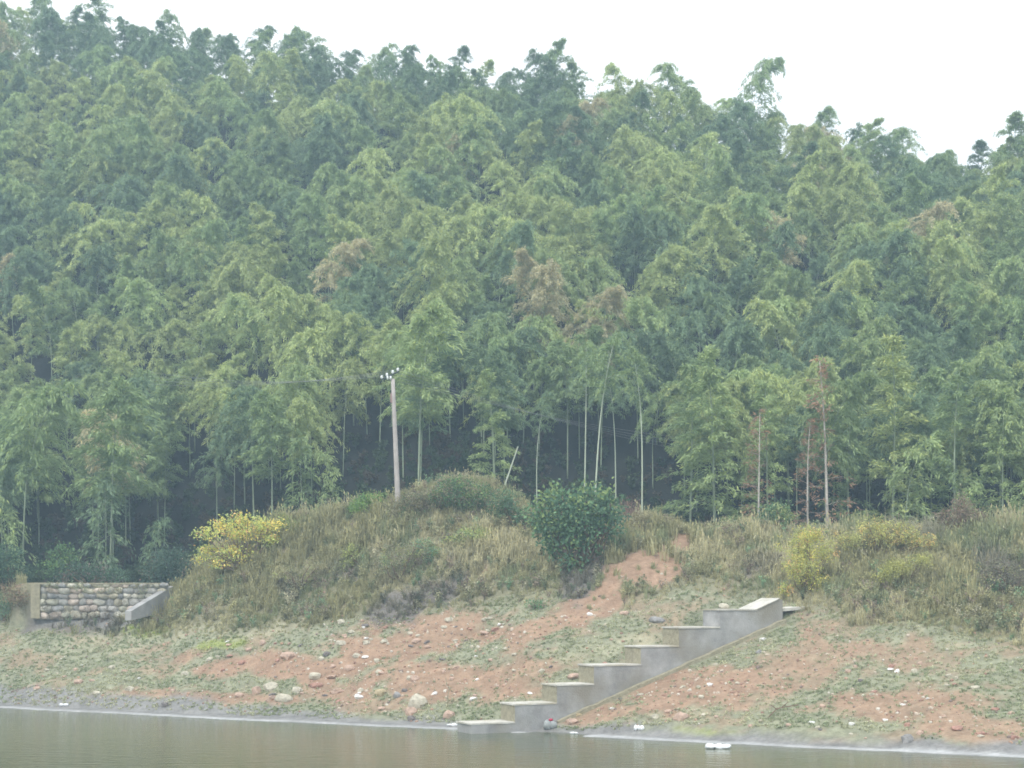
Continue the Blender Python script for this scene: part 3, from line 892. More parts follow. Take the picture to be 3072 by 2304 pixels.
for i, a in enumerate(INS):
    for side, (ex, ey, eD) in (("left", (150, 372 + 4 * i, 112)), ("right", (720, 442 + 5 * i, 108))):
        e_ = np.array([wx(ex, eD), eD, z_at(ey, eD)])
        tt = np.linspace(0, 1, 18)[:, None]
        Q = a + (e_ - a) * tt; Q[:, 2] -= (4 * tt * (1 - tt) * .5)[:, 0]
        V, F = tube(Q, .007, 4)
        o = obj("electric_wire", mk_mesh("electric_wire", V, F, M_WIRE))
        tag(o, "thin wire running %s from the %s insulator on the pole's crossarm" % (side, ["lowest", "second lowest", "second highest", "highest"][i]), "wire", "wires on the utility pole")

# ------------------------------------------------------------------ shrubs
def shrub(name, cat, label, base, lobes, n, ls, pal, D=None, stem_mat=M_BARK, per_top=None, stem_r=.05, depth=.8, group=None, droop=.1, shell=.45, bright=1.45):
    """base (px, py); lobes (px, py, rx, ry) in rows and columns of the photograph at the shrub's own distance"""
    rg = np.random.default_rng(abs(int(base[0] * 31 + base[1] * 7)))
    if D is None: X0, D0, Z0 = ground_at(*base)
    else:
        D0 = D; X0 = wx(base[0], D); Z0 = float(height(X0, D0))
    m = D0 / F_PX
    e = tag(obj(name, None, loc=(X0, D0, Z0 - .1)), label, cat, group)
    area = np.array([l[2] * l[3] for l in lobes], float); cnt = (n * area / area.sum()).astype(int)
    Vs, Fs, Cs, off = [], [], [], 0
    sb = Build()
    for (lx, ly, rx, ry), c_ in zip(lobes, cnt):
        C = np.array([(lx - 512) * m - X0, rg.uniform(-.3, .3) * rx * m, CAMZ + (HZ - ly) * m - Z0 + .1])
        Rr = np.array([rx * m, rx * m * depth, ry * m])
        nk = max(4, c_ // 12)                           # leaves sit in sprays
        dv = rg.normal(size=(nk, 3)); dv /= np.linalg.norm(dv, axis=1)[:, None]
        lump = 1 + .45 * (vnoise(dv[:, 0] * 2.2 + lx, dv[:, 2] * 2.2 + dv[:, 1] * 2.2, 5) - .5) * 2
        rad = rg.uniform(0, 1, nk) ** shell * lump
        K = C + dv * Rr * rad[:, None]
        P_ = np.repeat(K, 12, 0) + rg.normal(size=(nk * 12, 3)) * ls * 1.0
        dd = np.repeat(dv, 12, 0) * .7 + rg.normal(size=(nk * 12, 3)) * .6; dd[:, 2] -= droop
        V, Fq = leaf_quads(P_, dd, ls * rg.uniform(.7, 1.2, len(P_)), ls * .55 * rg.uniform(.7, 1.1, len(P_)), rg)
        pc = np.array([p_[:3] for p_ in pal]); pw = np.array([p_[3] for p_ in pal], float); pw /= pw.sum()
        pick = rg.choice(len(pal), nk, p=pw)
        col = pc[pick] * bright * rg.uniform(.75, 1.25, nk)[:, None]
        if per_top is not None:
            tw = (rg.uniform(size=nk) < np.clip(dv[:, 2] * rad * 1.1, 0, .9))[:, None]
            col = np.where(tw, np.array(per_top) * rg.uniform(.8, 1.2, nk)[:, None], col)  # lighter top leaves: young growth, with sky light painted in
        col = np.repeat(np.repeat(col, 12, 0) * rg.uniform(.85, 1.15, (nk * 12, 1)), 4, 0)
        Vs.append(V); Fs.append(Fq + off); Cs.append(col); off += len(V)
        for j in range(5):
            q = K[rg.integers(nk)]
            mid = q * .5 + rg.normal(size=3) * .1
            sb.tube([(0, 0, 0), mid, C * .5 + q * .5, q], [stem_r, stem_r * .7, stem_r * .45, stem_r * .2], 5)
    ob = obj("crown", mk_mesh(name + "_crown", np.vstack(Vs), np.vstack(Fs), M_LEAFP, np.vstack(Cs)), e)
    obj("stem", sb.mesh(name + "_stem", stem_mat, True), e)
    return e


M_LEAFP = leaf_mat("broad_leaf", trans=.3, tint=False)
DG, LG = (.08, .14, .08), (.25, .35, .14)
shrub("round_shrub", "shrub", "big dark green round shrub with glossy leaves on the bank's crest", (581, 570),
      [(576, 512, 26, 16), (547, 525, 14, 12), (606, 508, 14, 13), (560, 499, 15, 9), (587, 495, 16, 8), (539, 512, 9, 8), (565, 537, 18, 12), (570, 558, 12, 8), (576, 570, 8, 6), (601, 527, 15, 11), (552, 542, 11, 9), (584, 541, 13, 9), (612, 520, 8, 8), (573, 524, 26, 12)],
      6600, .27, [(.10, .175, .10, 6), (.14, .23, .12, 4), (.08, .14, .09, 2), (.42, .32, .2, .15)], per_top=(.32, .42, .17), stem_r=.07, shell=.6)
shrub("mound_bush", "bush", "green leafy bush with brown twigs on top of the grassy mound", (465, 510),
      [(462, 492, 30, 13), (478, 502, 22, 15), (446, 497, 18, 10), (485, 518, 14, 12), (455, 482, 16, 7)], 7000, .15,
      [(.12, .20, .09, 4), (.09, .15, .09, 3), (.24, .20, .14, 3), (.2, .26, .1, 2)])
shrub("mound_bush", "bush", "brownish leafy scrub on the mound's shoulder between pole and green bush", (428, 512),
      [(425, 500, 22, 12), (410, 510, 20, 14), (435, 520, 22, 14)], 5200, .13, [(.22, .20, .12, 5), (.17, .16, .11, 3), (.12, .18, .09, 1.5)])
shrub("low_bush", "bush", "bright green low bush on the mound left of the pole foot", (368, 513), [(368, 502, 15, 8), (356, 508, 10, 6)], 1800, .14,
      [(.18, .28, .09, 4), (.24, .30, .1, 2), (.12, .2, .09, 2)])
shrub("low_bush", "bush", "dull green bush in the dip between mound and dark shrub", (515, 527), [(503, 505, 13, 14), (520, 517, 14, 10), (535, 522, 10, 8)], 3200, .16,
      [(.10, .17, .10, 4), (.16, .2, .10, 2), (.25, .2, .13, 1)])
shrub("yellow_shrub", "shrub", "golden yellow shrub with spreading tiers at the mound's left end", (245, 572),
      [(243, 520, 18, 5), (220, 527, 15, 5), (262, 526, 22, 5), (206, 534, 11, 4), (240, 535, 26, 5), (268, 540, 14, 5), (208, 549, 13, 4), (236, 552, 20, 5), (222, 562, 18, 4), (203, 558, 7, 3), (250, 562, 14, 5)], 4600, .17,
      [(.50, .42, .12, 5), (.36, .40, .13, 7), (.50, .33, .15, 1.5), (.24, .28, .12, 3)], shell=.8, stem_r=.035, bright=1.8)
shrub("yellow_shrub", "shrub", "small yellow-green bush peeking over the crest right of the golden shrub", (285, 540), [(283, 523, 9, 6), (297, 527, 10, 5)], 1100, .14,
      [(.34, .38, .14, 4), (.25, .3, .12, 3)])
shrub("yellow_green_bush", "bush", "upright yellow-green bush just above the top of the steps", (806, 596),
      [(810, 534, 18, 9), (803, 548, 22, 14), (800, 566, 22, 14), (812, 580, 20, 11), (786, 590, 9, 6), (825, 552, 10, 10)], 8500, .10,
      [(.36, .38, .13, 6), (.48, .44, .13, 2.5), (.52, .34, .16, 1.2), (.24, .25, .12, 3)], shell=.6, stem_r=.03, bright=1.6)
shrub("yellow_green_bush", "bush", "wide arching yellow-green bush with orange sprigs right of the upright one", (880, 562),
      [(848, 540, 20, 10), (872, 527, 24, 9), (898, 530, 24, 9), (922, 541, 20, 8), (885, 540, 26, 8)], 7500, .10,
      [(.34, .35, .14, 6), (.50, .36, .14, 1.8), (.42, .42, .15, 2), (.22, .22, .12, 4)], shell=.6, stem_r=.03, bright=1.6)
shrub("yellow_green_bush", "bush", "small yellow-green bush below the wide arching one", (905, 590), [(897, 566, 14, 8), (922, 560, 10, 7), (885, 575, 10, 8)], 2600, .10,
      [(.36, .36, .13, 4), (.28, .29, .12, 3)], shell=.6, stem_r=.02)
shrub("dark_bush", "bush", "dark blue-green bush at the right end of the rubble wall", (172, 582), [(172, 566, 20, 17), (158, 574, 12, 12), (185, 575, 12, 12)], 5200, .18,
      [(.075, .12, .09, 5), (.11, .16, .11, 2), (.2, .15, .12, .5)], D=94.5)
shrub("dark_bush", "bush", "light-topped leafy bush behind the middle of the rubble wall", (62, 580), [(63, 556, 13, 11), (58, 568, 18, 10)], 2600, .18,
      [(.12, .2, .09, 5), (.2, .28, .1, 2), (.07, .11, .07, 3)], D=95)
shrub("dark_bush", "bush", "low dark bush behind the rubble wall near its pillar", (88, 583), [(75, 572, 16, 9), (98, 574, 20, 9), (116, 577, 14, 7)], 2800, .17,
      [(.08, .13, .09, 5), (.12, .18, .11, 2), (.2, .16, .14, 1)], D=94)
shrub("dark_bush", "bush", "dark bush at the frame's left edge above the red earth", (8, 583), [(6, 560, 18, 18), (-6, 575, 20, 14), (22, 575, 12, 8)], 3000, .2,
      [(.07, .12, .08, 5), (.13, .19, .1, 2)], D=96)
shrub("low_bush", "bush", "small broad-leaved bush before the thin rusty trees", (776, 534), [(775, 511, 12, 8), (783, 520, 12, 9), (766, 520, 8, 8)], 1300, .2,
      [(.16, .24, .12, 4), (.28, .32, .14, 2), (.1, .16, .1, 2)])
shrub("brown_bush", "bush", "withered brown bush on the crest right of the pampas-like tuft", (966, 536), [(962, 510, 14, 14), (975, 520, 16, 12), (945, 520, 10, 10)], 3600, .12,
      [(.25, .19, .14, 5), (.2, .19, .12, 3), (.32, .26, .2, 1)])
shrub("brown_bush", "bush", "thin brown scrub on the crest below the rusty trees", (745, 538), [(735, 528, 18, 8), (760, 526, 16, 8), (790, 530, 14, 6)], 2600, .11,
      [(.24, .20, .15, 5), (.2, .21, .12, 3), (.3, .3, .15, 1)])
shrub("brown_bush", "bush", "dry scrub right of the dark round shrub", (650, 530), [(638, 520, 14, 8), (660, 523, 18, 7), (625, 530, 8, 10)], 2400, .11,
      [(.30, .28, .17, 5), (.24, .21, .14, 3), (.3, .33, .14, 1)])
shrub("green_weed", "weed", "leafy green weed on the slope left of the hollow", (360, 565), [(352, 555, 9, 12), (345, 567, 8, 8)], 1100, .11, [(.33, .36, .13, 4), (.22, .24, .11, 3)])
shrub("green_weed", "weed", "pale yellow-green weed patch on the mound's right face", (470, 543), [(475, 534, 18, 5), (455, 540, 12, 5)], 1600, .11, [(.40, .43, .16, 4), (.22, .3, .14, 3)])
shrub("green_weed", "weed", "small green weed under the mound's green bush", (430, 562), [(430, 552, 8, 5), (420, 545, 6, 5)], 600, .12, [(.16, .27, .17, 4), (.2, .25, .1, 2)])
shrub("green_weed", "weed", "small green plant beside the bare soil below the round shrub", (538, 609), [(537, 604, 9, 4)], 350, .11, [(.12, .22, .11, 4)])

shrub("brown_bush", "bush", "rusty brown scrub on the red earth left of the rubble wall's pillar", (16, 606), [(14, 594, 14, 9), (22, 602, 8, 8)], 1400, .12, [(.26, .19, .13, 5), (.22, .22, .13, 3)])
shrub("green_weed", "weed", "trailing weeds hanging over the middle of the rubble wall's top", (100, 588), [(80, 587, 12, 4), (110, 589, 16, 4), (140, 588, 10, 5), (52, 586, 8, 4)], 1300, .09, [(.2, .24, .14, 4), (.27, .24, .16, 4)], D=91.6, stem_r=.006)
shrub("low_bush", "bush", "small dark green bush at the left edge below the red earth", (3, 620), [(2, 606, 9, 9), (8, 614, 8, 6)], 900, .14, [(.12, .19, .12, 4), (.17, .22, .12, 2)])
shrub("brown_bush", "bush", "dull brown scrub in front of the rubble wall's left half", (70, 622), [(60, 615, 16, 5), (85, 617, 16, 5), (110, 614, 14, 7), (140, 618, 12, 5), (45, 610, 8, 6)], 2400, .1, stem_r=.008, pal=[(.22, .2, .17, 5), (.18, .17, .13, 3)])
shrub("brown_bush", "bush", "dry straw-brown scrub on the left face of the mound", (300, 592), [(290, 575, 18, 12), (315, 570, 18, 12), (300, 585, 14, 8)], 2600, .1, [(.30, .28, .17, 5), (.22, .21, .13, 3), (.3, .33, .14, 1)])
shrub("brown_bush", "bush", "mixed brown and green scrub in the middle of the mound", (400, 580), [(390, 560, 20, 14), (415, 555, 18, 14), (405, 572, 16, 9)], 3600, .11, [(.24, .22, .15, 5), (.17, .2, .12, 3), (.3, .33, .14, 1)])
shrub("brown_bush", "bush", "dark tangled scrub low on the right end of the bank", (1005, 592), [(1000, 572, 20, 14), (1018, 580, 14, 10), (985, 582, 12, 8)], 3000, .11, [(.19, .17, .14, 5), (.2, .2, .13, 3), (.3, .3, .15, 1)])

# dead stalks and pampas-like tuft
def stalks(name, label, cat, px0, px1, py0, py1, n, colr_, D=None, r=.012, lean=.1):
    rg = np.random.default_rng(int(px0))
    X, Dg, Z = ground_at((px0 + px1) / 2, py1) if D is None else (wx((px0 + px1) / 2, D), D, float(height(wx((px0 + px1) / 2, D), D)))
    m = Dg / F_PX
    B = Build()
    for i in range(n):
        bx, by = rg.uniform(-.5, .5) * (px1 - px0) * m, rg.uniform(-.4, .4)
        h = (py1 - py0) * m * rg.uniform(.6, 1.05)
        t = np.array([bx + rg.normal() * lean * h, by + rg.normal() * lean * h, h])
        B.tube([(bx, by, -.05), (bx * .5 + t[0] * .5, by, h * .55), t], [r, r * .8, r * .4], 4, np.array(colr_) * rg.uniform(.7, 1.25))
        for _ in range(3):
            q = rg.uniform(.5, 1); B.tube([t * q + np.array([bx, by, 0]) * (1 - q), t * q + rg.normal(size=3) * .14 + np.array([0, 0, .08])], [r * .6, r * .3], 3, np.array(colr_))
    return tag(obj(name, B.mesh(name, M_LEAFP), loc=(X, Dg, Z)), label, cat)


stalks("dead_stalks", "cluster of reddish dead stalks between the round shrub and the bright culm", "dead plant", 620, 640, 497, 528, 34, (.33, .22, .19), r=.022)
stalks("pampas_tuft", "pale feathery grass tuft on the crest right of the arching bush", "grass tuft", 912, 942, 516, 545, 90, (.48, .46, .34), r=.014, lean=.28)
stalks("broken_culm", "broken bare bamboo culm leaning right beside the mound", "bamboo", 498, 499, 455, 510, 0, (.5, .6, .5)) if False else None
X1, X2 = wx(499, 92.5), wx(518, 92.5)
zg = float(height(X1, 92.5))
V, F = tube([(0, 0, 0), ((X2 - X1) * .5, 0, (z_at(447, 92.5) - zg) * .5), (X2 - X1, -.3, z_at(447, 92.5) - zg)], [.055, .05, .035], 7)
o = obj("broken_culm", mk_mesh("broken_culm", V, F, surf_mat("pale_culm", (.52, .56, .44), .6, .1)), loc=(X1, 92.5, zg)); tag(o, "bare broken bamboo culm leaning to the right behind the mound", "bamboo")

# thin dead seedling on the shore
X, D, Z = ground_at(448, 707)
B = Build(); B.tube([(0, 0, 0), (-.02, 0, .5), (.06, 0, .85), (-.06, 0, 1.15), (-.12, 0, 1.45)], [.03, .025, .02, .015, .01], 5, (.42, .38, .28))
for a, b_ in (((-.02, 0, .5), (.35, .1, .62)), ((.04, 0, .8), (.22, 0, .95)), ((-.02, 0, .4), (-.3, .1, .5)), ((0, 0, .3), (.42, 0, .35))): B.tube([a, b_], [.015, .008], 4, (.36, .33, .22))
tag(obj("dead_twig", B.mesh("dead_twig", M_LEAFP), loc=(X, D, Z)), "pale dead twig standing upright near the water left of the steps", "twig")
X, D, Z = ground_at(779, 716)
B = Build(); B.tube([(-.5, 0, -.15), (-.1, 0, .25), (.1, 0, .3), (.5, .1, .36), (.85, .1, .42)], .025, 4, (.3, .2, .15)); B.tube([(-.1, 0, .25), (-.35, 0, .42)], .02, 4, (.3, .2, .15)); B.tube([(.1, 0, .3), (.4, 0, .55)], .018, 4, (.3, .2, .15))
tag(obj("fallen_branch", B.mesh("fallen_branch", M_LEAFP), loc=(X, D, Z + .05)), "crooked red-brown fallen branch on the red soil right of the steps", "branch")

# ------------------------------------------------------------------ rocks
def rock_mesh(seed, sub=2, flat=.78):
    rg = np.random.default_rng(seed); V0, F0 = ICO2 if sub == 2 else ICO1
    V = V0.copy()
    for _ in range(9):
        n_ = rg.normal(size=3); n_ /= np.linalg.norm(n_); c_ = rg.uniform(.55, .85)
        dd = V @ n_; V = V - np.clip(dd - c_, 0, None)[:, None] * n_
    V = V * (1 + .06 * rg.normal(size=(len(V), 1))) * np.array([1, rg.uniform(.6, .9), flat * rg.uniform(.8, 1.15)])
    return V, F0


def rock_mat(name, c_): return surf_mat(name, c_, .92, .3, 5.0, .5, 22)
RM = {'pale': rock_mat("pale_rock", (.52, .48, .38)), 'pink': rock_mat("pink_rock", (.50, .36, .28)), 'grey': rock_mat("grey_rock", (.30, .29, .28)),
      'white': rock_mat("white_rock", (.78, .77, .74)), 'dark': rock_mat("dark_wet_rock", (.19, .17, .16)), 'red': rock_mat("red_rock", (.38, .22, .17)), 'buff': rock_mat("buff_rock", (.46, .38, .24))}
RPROTO = {}
def rock(px, py, w, colk, asp=1.0, label=None, stem=None, rz=None, grp="rocks scattered on the bank"):
    rg = np.random.default_rng(int(px * 91 + py * 13))
    X, D, Z = ground_at(px, py)
    key = (colk, rg.integers(6))
    if key not in RPROTO:
        V, F = rock_mesh(100 + key[1] * 7 + len(colk)); RPROTO[key] = mk_mesh("rock", V, F, RM[colk])
    s = w * D / F_PX / 2 * 1.3
    o = obj("rock", RPROTO[key], loc=(X, D, Z + s * .12 * asp), rot=(rg.uniform(-.2, .2), rg.uniform(-.2, .2), rg.uniform(-.6, .6) if rz is None else rz), scale=(s * 1.05, s, s * asp))
    tag(o, label, "rock", grp)
    if stem: pend(stem, px, o)
    return o


NAMED = [
    (418, 706, 15, 'pale', 1.3, "large pale block of rock by the water left of the dead twig"), (410, 714, 13, 'pink', 1.0, "pinkish rock under the large pale block at the water"),
    (411, 720, 9, 'dark', .9, "dark wet rock at the waterline under the pale block"), (381, 694, 11, 'buff', 1.1, "yellowish rock between white stone and grey stone"),
    (397, 697, 6, 'grey', 1.4, "upright grey stone right of the yellowish rock"), (414, 680, 10, 'pink', .9, "flat-topped pink rock on red soil above the pale block"),
    (449, 717, 10, 'pink', 1.1, "pink rock at the foot of the dead twig"), (382, 709, 7, 'pink', .8, "small pink rock on the shore below the yellowish one"),
    (337, 693, 13, 'pink', .7, "long tilted pinkish rock left of the white stone"), (316, 686, 12, 'red', .7, "dull red-brown slanting rock beside the pale knob"),
    (316, 677, 11, 'pale', 1.0, "pale knob of rock above the long dark one"), (333, 677, 10, 'pink', .4, "thin flat pink slab right of the pale knob"),
    (327, 655, 7, 'dark', .8, "dark flat rock high on the red soil"), (341, 623, 9, 'pale', .8, "pale slanting rock at the top of the red soil"),
    (358.7, 698, 8, 'white', 1.1, "bright white stone on the shore"), (185, 675, 9, 'pale', .9, "pale rock alone on the red soil at left"),
    (129, 690, 9, 'pale', .9, "pale rock on the red strip above the left mud"), (37, 689, 6, 'pink', .9, "small pinkish rock near the left shore"),
    (256, 694, 10, 'pink', 1.5, "upright pinkish boulder, left end of the boulder cluster"), (270, 689, 16, 'pale', .8, "wide pale boulder topping the boulder cluster"),
    (273, 696, 8, 'dark', .8, "added dark wedge for the shaded gap under the wide pale boulder"), (271, 700, 10, 'pink', .9, "pinkish boulder at the bottom of the boulder cluster"),  # dark wedge added to paint the shade in the gap
    (284, 700, 14, 'pale', .95, "pale boulder at the right of the boulder cluster"), (298, 692, 10, 'pale', 1.2, "pale upright rock just right of the boulder cluster"),
    (165, 706, 9, 'dark', .8, "dark stone on the grey mud at left"), (289, 657, 15, 'pink', .8, "broad pinkish rock heap in the middle of the red soil"),
    (210, 660, 6, 'pale', .8, "small pale rock at the upper edge of the red soil"), (342, 644, 8, 'pale', .9, "pale rock with grass beside it high on the red soil"),
    (379, 673, 6, 'pale', .9, "pale stone in the middle of the stony slope"), (443, 673, 5, 'pink', 1, "small pinkish stone above the dead twig"),
    (681, 719, 12, 'pink', .95, "rounded pinkish rock in the green strip right of the steps"), (705, 715, 7, 'pale', .6, "flat pale stone right of the rounded pinkish rock"),
    (907, 741, 13, 'grey', 1.0, "dark grey rock at the shore near the right end"), (852, 725, 6, 'white', .9, "white stone on the red soil near the right shore"),
    (817, 728, 5, 'pale', .9, "small pale stone left of the white one at the right shore"), (903, 705, 5, 'white', .7, "small white stone high on the right red soil"),
    (956, 729, 12, 'red', .6, "flat red-brown rock near the right shore"), (920, 734, 6, 'pink', .9, "small pink rock right of the dark grey one"), (981, 734, 8, 'red', .7, "small red-brown rock near the right end of the shore"),
    (657, 621, 13, 'grey', .7, "grey rock lying above the third step from the top"), (625, 614, 9, 'pink', .8, "pinkish rock on the bare streak left of the top steps"), (590, 615, 5, 'white', 1, "little whitish stone left of the pinkish one on the streak"),
    (759, 653, 7, 'grey', 1.0, "greyish white stone in the dark grass right of the steps"), (763, 640, 7, 'white', .7, "bright stone right below the top end of the steps"),
    (715, 665, 6, 'pale', .7, "pale stone close to the footing of the middle steps"), (710, 685, 6, 'white', .7, "pale stone on red soil off the middle steps"),
    (640, 695, 6, 'pale', .7, "pale stone beside the lower footing of the steps"), (612, 709, 5, 'white', .8, "small white stone beside the bottom footing"),
    (574, 677, 11, 'pink', .7, "pink rock resting behind the third step from the water"), (571, 723, 13, 'pink', .6, "flat pinkish rock right of the red-topped bundle"), (577, 716, 9, 'buff', .7, "buff rock where the footing ends near the water"),
    (730, 638, 6, 'grey', .8, "grey lump on the edge of the top step") , (890, 670, 6, 'white', .6, "flat white stone high on the red slope at right"), (784, 679, 5, 'pale', .7, "pale stone in the middle of the right red soil"),
    (515, 655, 6, 'pale', .8, "pale stone in grass left of the fourth step"), (542, 672, 5, 'pale', 1, "pale stone left of the third step"),
]
for (px, py, w_, ck, asp, lab) in NAMED:
    if lab.startswith("grey lump"):
        x, y = on_line(line_t(737), 1.2)
        key = ('pale', 2); V, F = rock_mesh(7)
        o = obj("rock", mk_mesh("rock", V, F, RM['pale']), loc=(x, y, zt6 + .1), scale=(.3, .25, .28)); tag(o, "pale lump of rubble resting on the top step", "rock", "rocks scattered on the bank"); continue
    rock(px, py, w_, ck, asp, lab)


def rzone(px, py):
    if px < 200: return "on left grassy shore"
    if px < 330: return "on red soil around boulder cluster"
    if px < 450: return "on stony red slope below mound"
    if px < 560: return "on slope left of steps"
    if px < 700: return "along steps' footing"
    if px < 850: return "on red soil right of steps"
    return "on right end of bank"


rr = np.random.default_rng(77)
cnt_ = 0
REG = [(200, 520, 640, 705, 50), (330, 520, 618, 648, 44), (0, 200, 655, 695, 16), (590, 800, 640, 728, 26), (800, 1020, 660, 742, 34), (450, 560, 640, 700, 8)]
for (x0, x1, y0, y1, n) in REG:
    for _ in range(n):
        px, py = rr.uniform(x0, x1), rr.uniform(y0, y1)
        ck = rr.choice(['pale', 'pink', 'pink', 'white', 'red', 'dark'], p=[.3, .2, .2, .12, .12, .06])
        X, D, Z = ground_at(px, py)
        s_ = (X - ST_A[0]) * ST_DIR[0] + (D - ST_A[1]) * ST_DIR[1]; n_ = (X - ST_A[0]) * ST_N[0] + (D - ST_A[1]) * ST_N[1]
        if (-.5 < s_ < ST_LEN + 1 and -.3 < n_ < 2.3) or Z < .1: continue
        w_ = rr.uniform(2.6, 6.0) if rr.uniform() < .8 else rr.uniform(6, 9)
        nm = {'pale': 'pale', 'pink': 'pinkish', 'white': 'white', 'red': 'red-brown', 'dark': 'dark'}[ck]
        rock(px, py, w_, ck, rr.uniform(.6, 1.1), stem=("small " if w_ < 4.4 else "medium ") + nm + " stone " + rzone(px, py))

pb = []
for k in range(5):
    V, F = rock_mesh(500 + k, 1); pb.append(mk_mesh("pebble", V, F, M_LEAFR := (leaf_mat("pebble", trans=0.0))if k == 0 else M_LEAFR, np.ones((len(V), 3))))

# ------------------------------------------------------------------ litter
def blob(name, px, py, w, h, mat, label, cat, seed, z=None, lumps=3):
    rg = np.random.default_rng(seed); X, D, Z = ground_at(px, py) if z is None else (wx(px, 6 * F_PX / (py - HZ)), 6 * F_PX / (py - HZ), z)
    m = D / F_PX; B = Build()
    for i in range(lumps):
        V = ICO2[0] * (1 + .16 * rg.normal(size=(len(ICO2[0]), 1)))
        B.add(V * np.array([w * m / lumps * .75, w * m * .25, h * m * .5 * rg.uniform(.7, 1.1)]) + np.array([(i - (lumps - 1) / 2) * w * m / lumps, rg.uniform(-.05, .05), h * m * .35]), [tuple(f) for f in ICO2[1]])
    return tag(obj(name, B.mesh(name, mat, True), loc=(X, D, Z)), label, cat)


blob("plastic_bag", 718, 748.5, 23, 8, M_PLAST, "white plastic bag floating in the shallows right of the steps", "bag", 5, z=-.03, lumps=3)
blob("plastic_scrap", 64, 706, 8, 3, M_PLAST, "flat white scrap of litter on the left mud", "litter", 8, lumps=2)
blob("paper_scrap", 639, 730, 9, 6, M_PLAST, "crumpled white scrap of litter on the shore right of the steps", "litter", 13, lumps=3)
blob("foam_scrap", 452, 726, 9, 3, M_PLAST, "white foam scrap at the water's edge by the lowest step", "litter", 15, lumps=2)
blob("plastic_scrap", 574, 734, 7, 2.5, M_PLAST, "white scrap in the shallows below the red-topped bundle", "litter", 25, lumps=2)
b_ = blob("bundle", 550, 729, 12, 10, M_GREYBAG, "grey rubbish bundle with a red top at the foot of the steps", "rubbish", 17, lumps=2)
V = ICO2[0] * np.array([.11, .11, .07]); obj("red_cap", mk_mesh("red_cap", V + np.array([.04, 0, .4]), ICO2[1], M_RED, smooth=True), b_)

# ------------------------------------------------------------------ grass and weeds
def tuft(seed, n, h, spread, w, droop=.5, seeds=0, base=(1, 1, 1)):
    rg = np.random.default_rng(seed); V, F, C = [], [], []
    for i in range(n):
        a = rg.uniform(0, 6.28); out_ = rg.uniform(.1, 1) * spread; hh = h * rg.uniform(.55, 1.1)
        b0 = rg.normal(size=2) * spread * .22
        d = np.array([math.cos(a), math.sin(a)]); s = np.array([-d[1], d[0]]) * w / 2
        p1 = b0 + d * out_ * .35; p2 = b0 + d * out_
        z1 = hh * .65; z2 = hh * (1 - droop * out_ / max(spread, .01) * .45)
        k = len(V)
        V += [(*(b0 - s), 0), (*(b0 + s), 0), (*(p1 + s), z1), (*(p1 - s), z1), (*(p2 + s * .3), z2), (*(p2 - s * .3), z2)]
        F += [(k, k + 1, k + 2, k + 3), (k + 3, k + 2, k + 4, k + 5)]
        g = rg.uniform(.8, 1.2) * np.array(base)
        C += [g] * 6
        if i < seeds:
            k = len(V); q = np.array([*p2, z2])
            V += [tuple(q), tuple(q + np.array([.03, 0, .06])), tuple(q + np.array([.01, .01, .16])), tuple(q + np.array([-.03, 0, .06]))]
            F.append((k, k + 1, k + 2, k + 3)); C += [np.array([1.1, 1.05, .95])] * 4
    return mk_mesh("tuft", V, F, M_LEAF, C)


def weed(seed, h, n, ls):
    rg = np.random.default_rng(seed); B = Build()
    Vs, Fs, off = [], [], 0
    P, Dv = [], []
    for i in range(5):
        a = rg.uniform(0, 6.28); t = np.array([math.cos(a) * h * .35, math.sin(a) * h * .35, h * rg.uniform(.7, 1.1)])
        V, F = tube([(0, 0, 0), t * np.array([.4, .4, .5]), t], [.012, .009, .004], 3, False)
        Vs.append(V); Fs += [tuple(x + off for x in f) for f in F]; off += len(V)
        for j in range(n):
            q = rg.uniform(.25, 1); P.append(t * q * np.array([q, q, 1]) + rg.normal(size=3) * .04); Dv.append(rg.normal(size=3) + np.array([0, 0, .2]))
    lv, lf = leaf_quads(np.array(P), np.array(Dv), ls * rg.uniform(.6, 1.2, len(P)), ls * .5, rg)
    C = np.vstack([np.ones((off, 3)) * .8, np.repeat(rg.uniform(.7, 1.4, (len(P), 1)) * np.ones((1, 3)), 4, 0)])
    return mk_mesh("weed", np.vstack(Vs + [lv]), Fs + [tuple(int(i) + off for i in f) for f in lf], M_LEAF, C)


gr = np.random.default_rng(404)
def bank_points(n):
    n = int(n * 1.22); c = gr.uniform(-260, 1284, n); t = gr.uniform(0, 1, n); t = gr.uniform(0, 1, n)
    Ds = shore_D(c) + .6; Dc = np.interp(c, CRD[:, 0], CRD[:, 1]) + 2.5
    D = Ds + (Dc - Ds) * t; X = (c - 512) / F_PX * D
    acc = gr.uniform(size=n) < (D / 97.0) * (Dc - Ds) / 28
    X, D, c = X[acc], D[acc], c[acc]
    Z = height(X, D); px, py = proj(X, D, Z)
    s_ = (X - ST_A[0]) * ST_DIR[0] + (D - ST_A[1]) * ST_DIR[1]; n_ = (X - ST_A[0]) * ST_N[0] + (D - ST_A[1]) * ST_N[1]
    ok = ~((s_ > -.5) & (s_ < ST_LEN + .3) & (n_ > -.35) & (n_ < W_ST + .3))
    ok &= ~((c > 22) & (c < 172) & (D > 91.4))
    ok &= (D - shore_D(c)) > (1.9 + 1.6 * (fbm(X / 1.5, D / 1.5, 41, 3) - .5))
    return X[ok], D[ok], Z[ok], px[ok], py[ok]


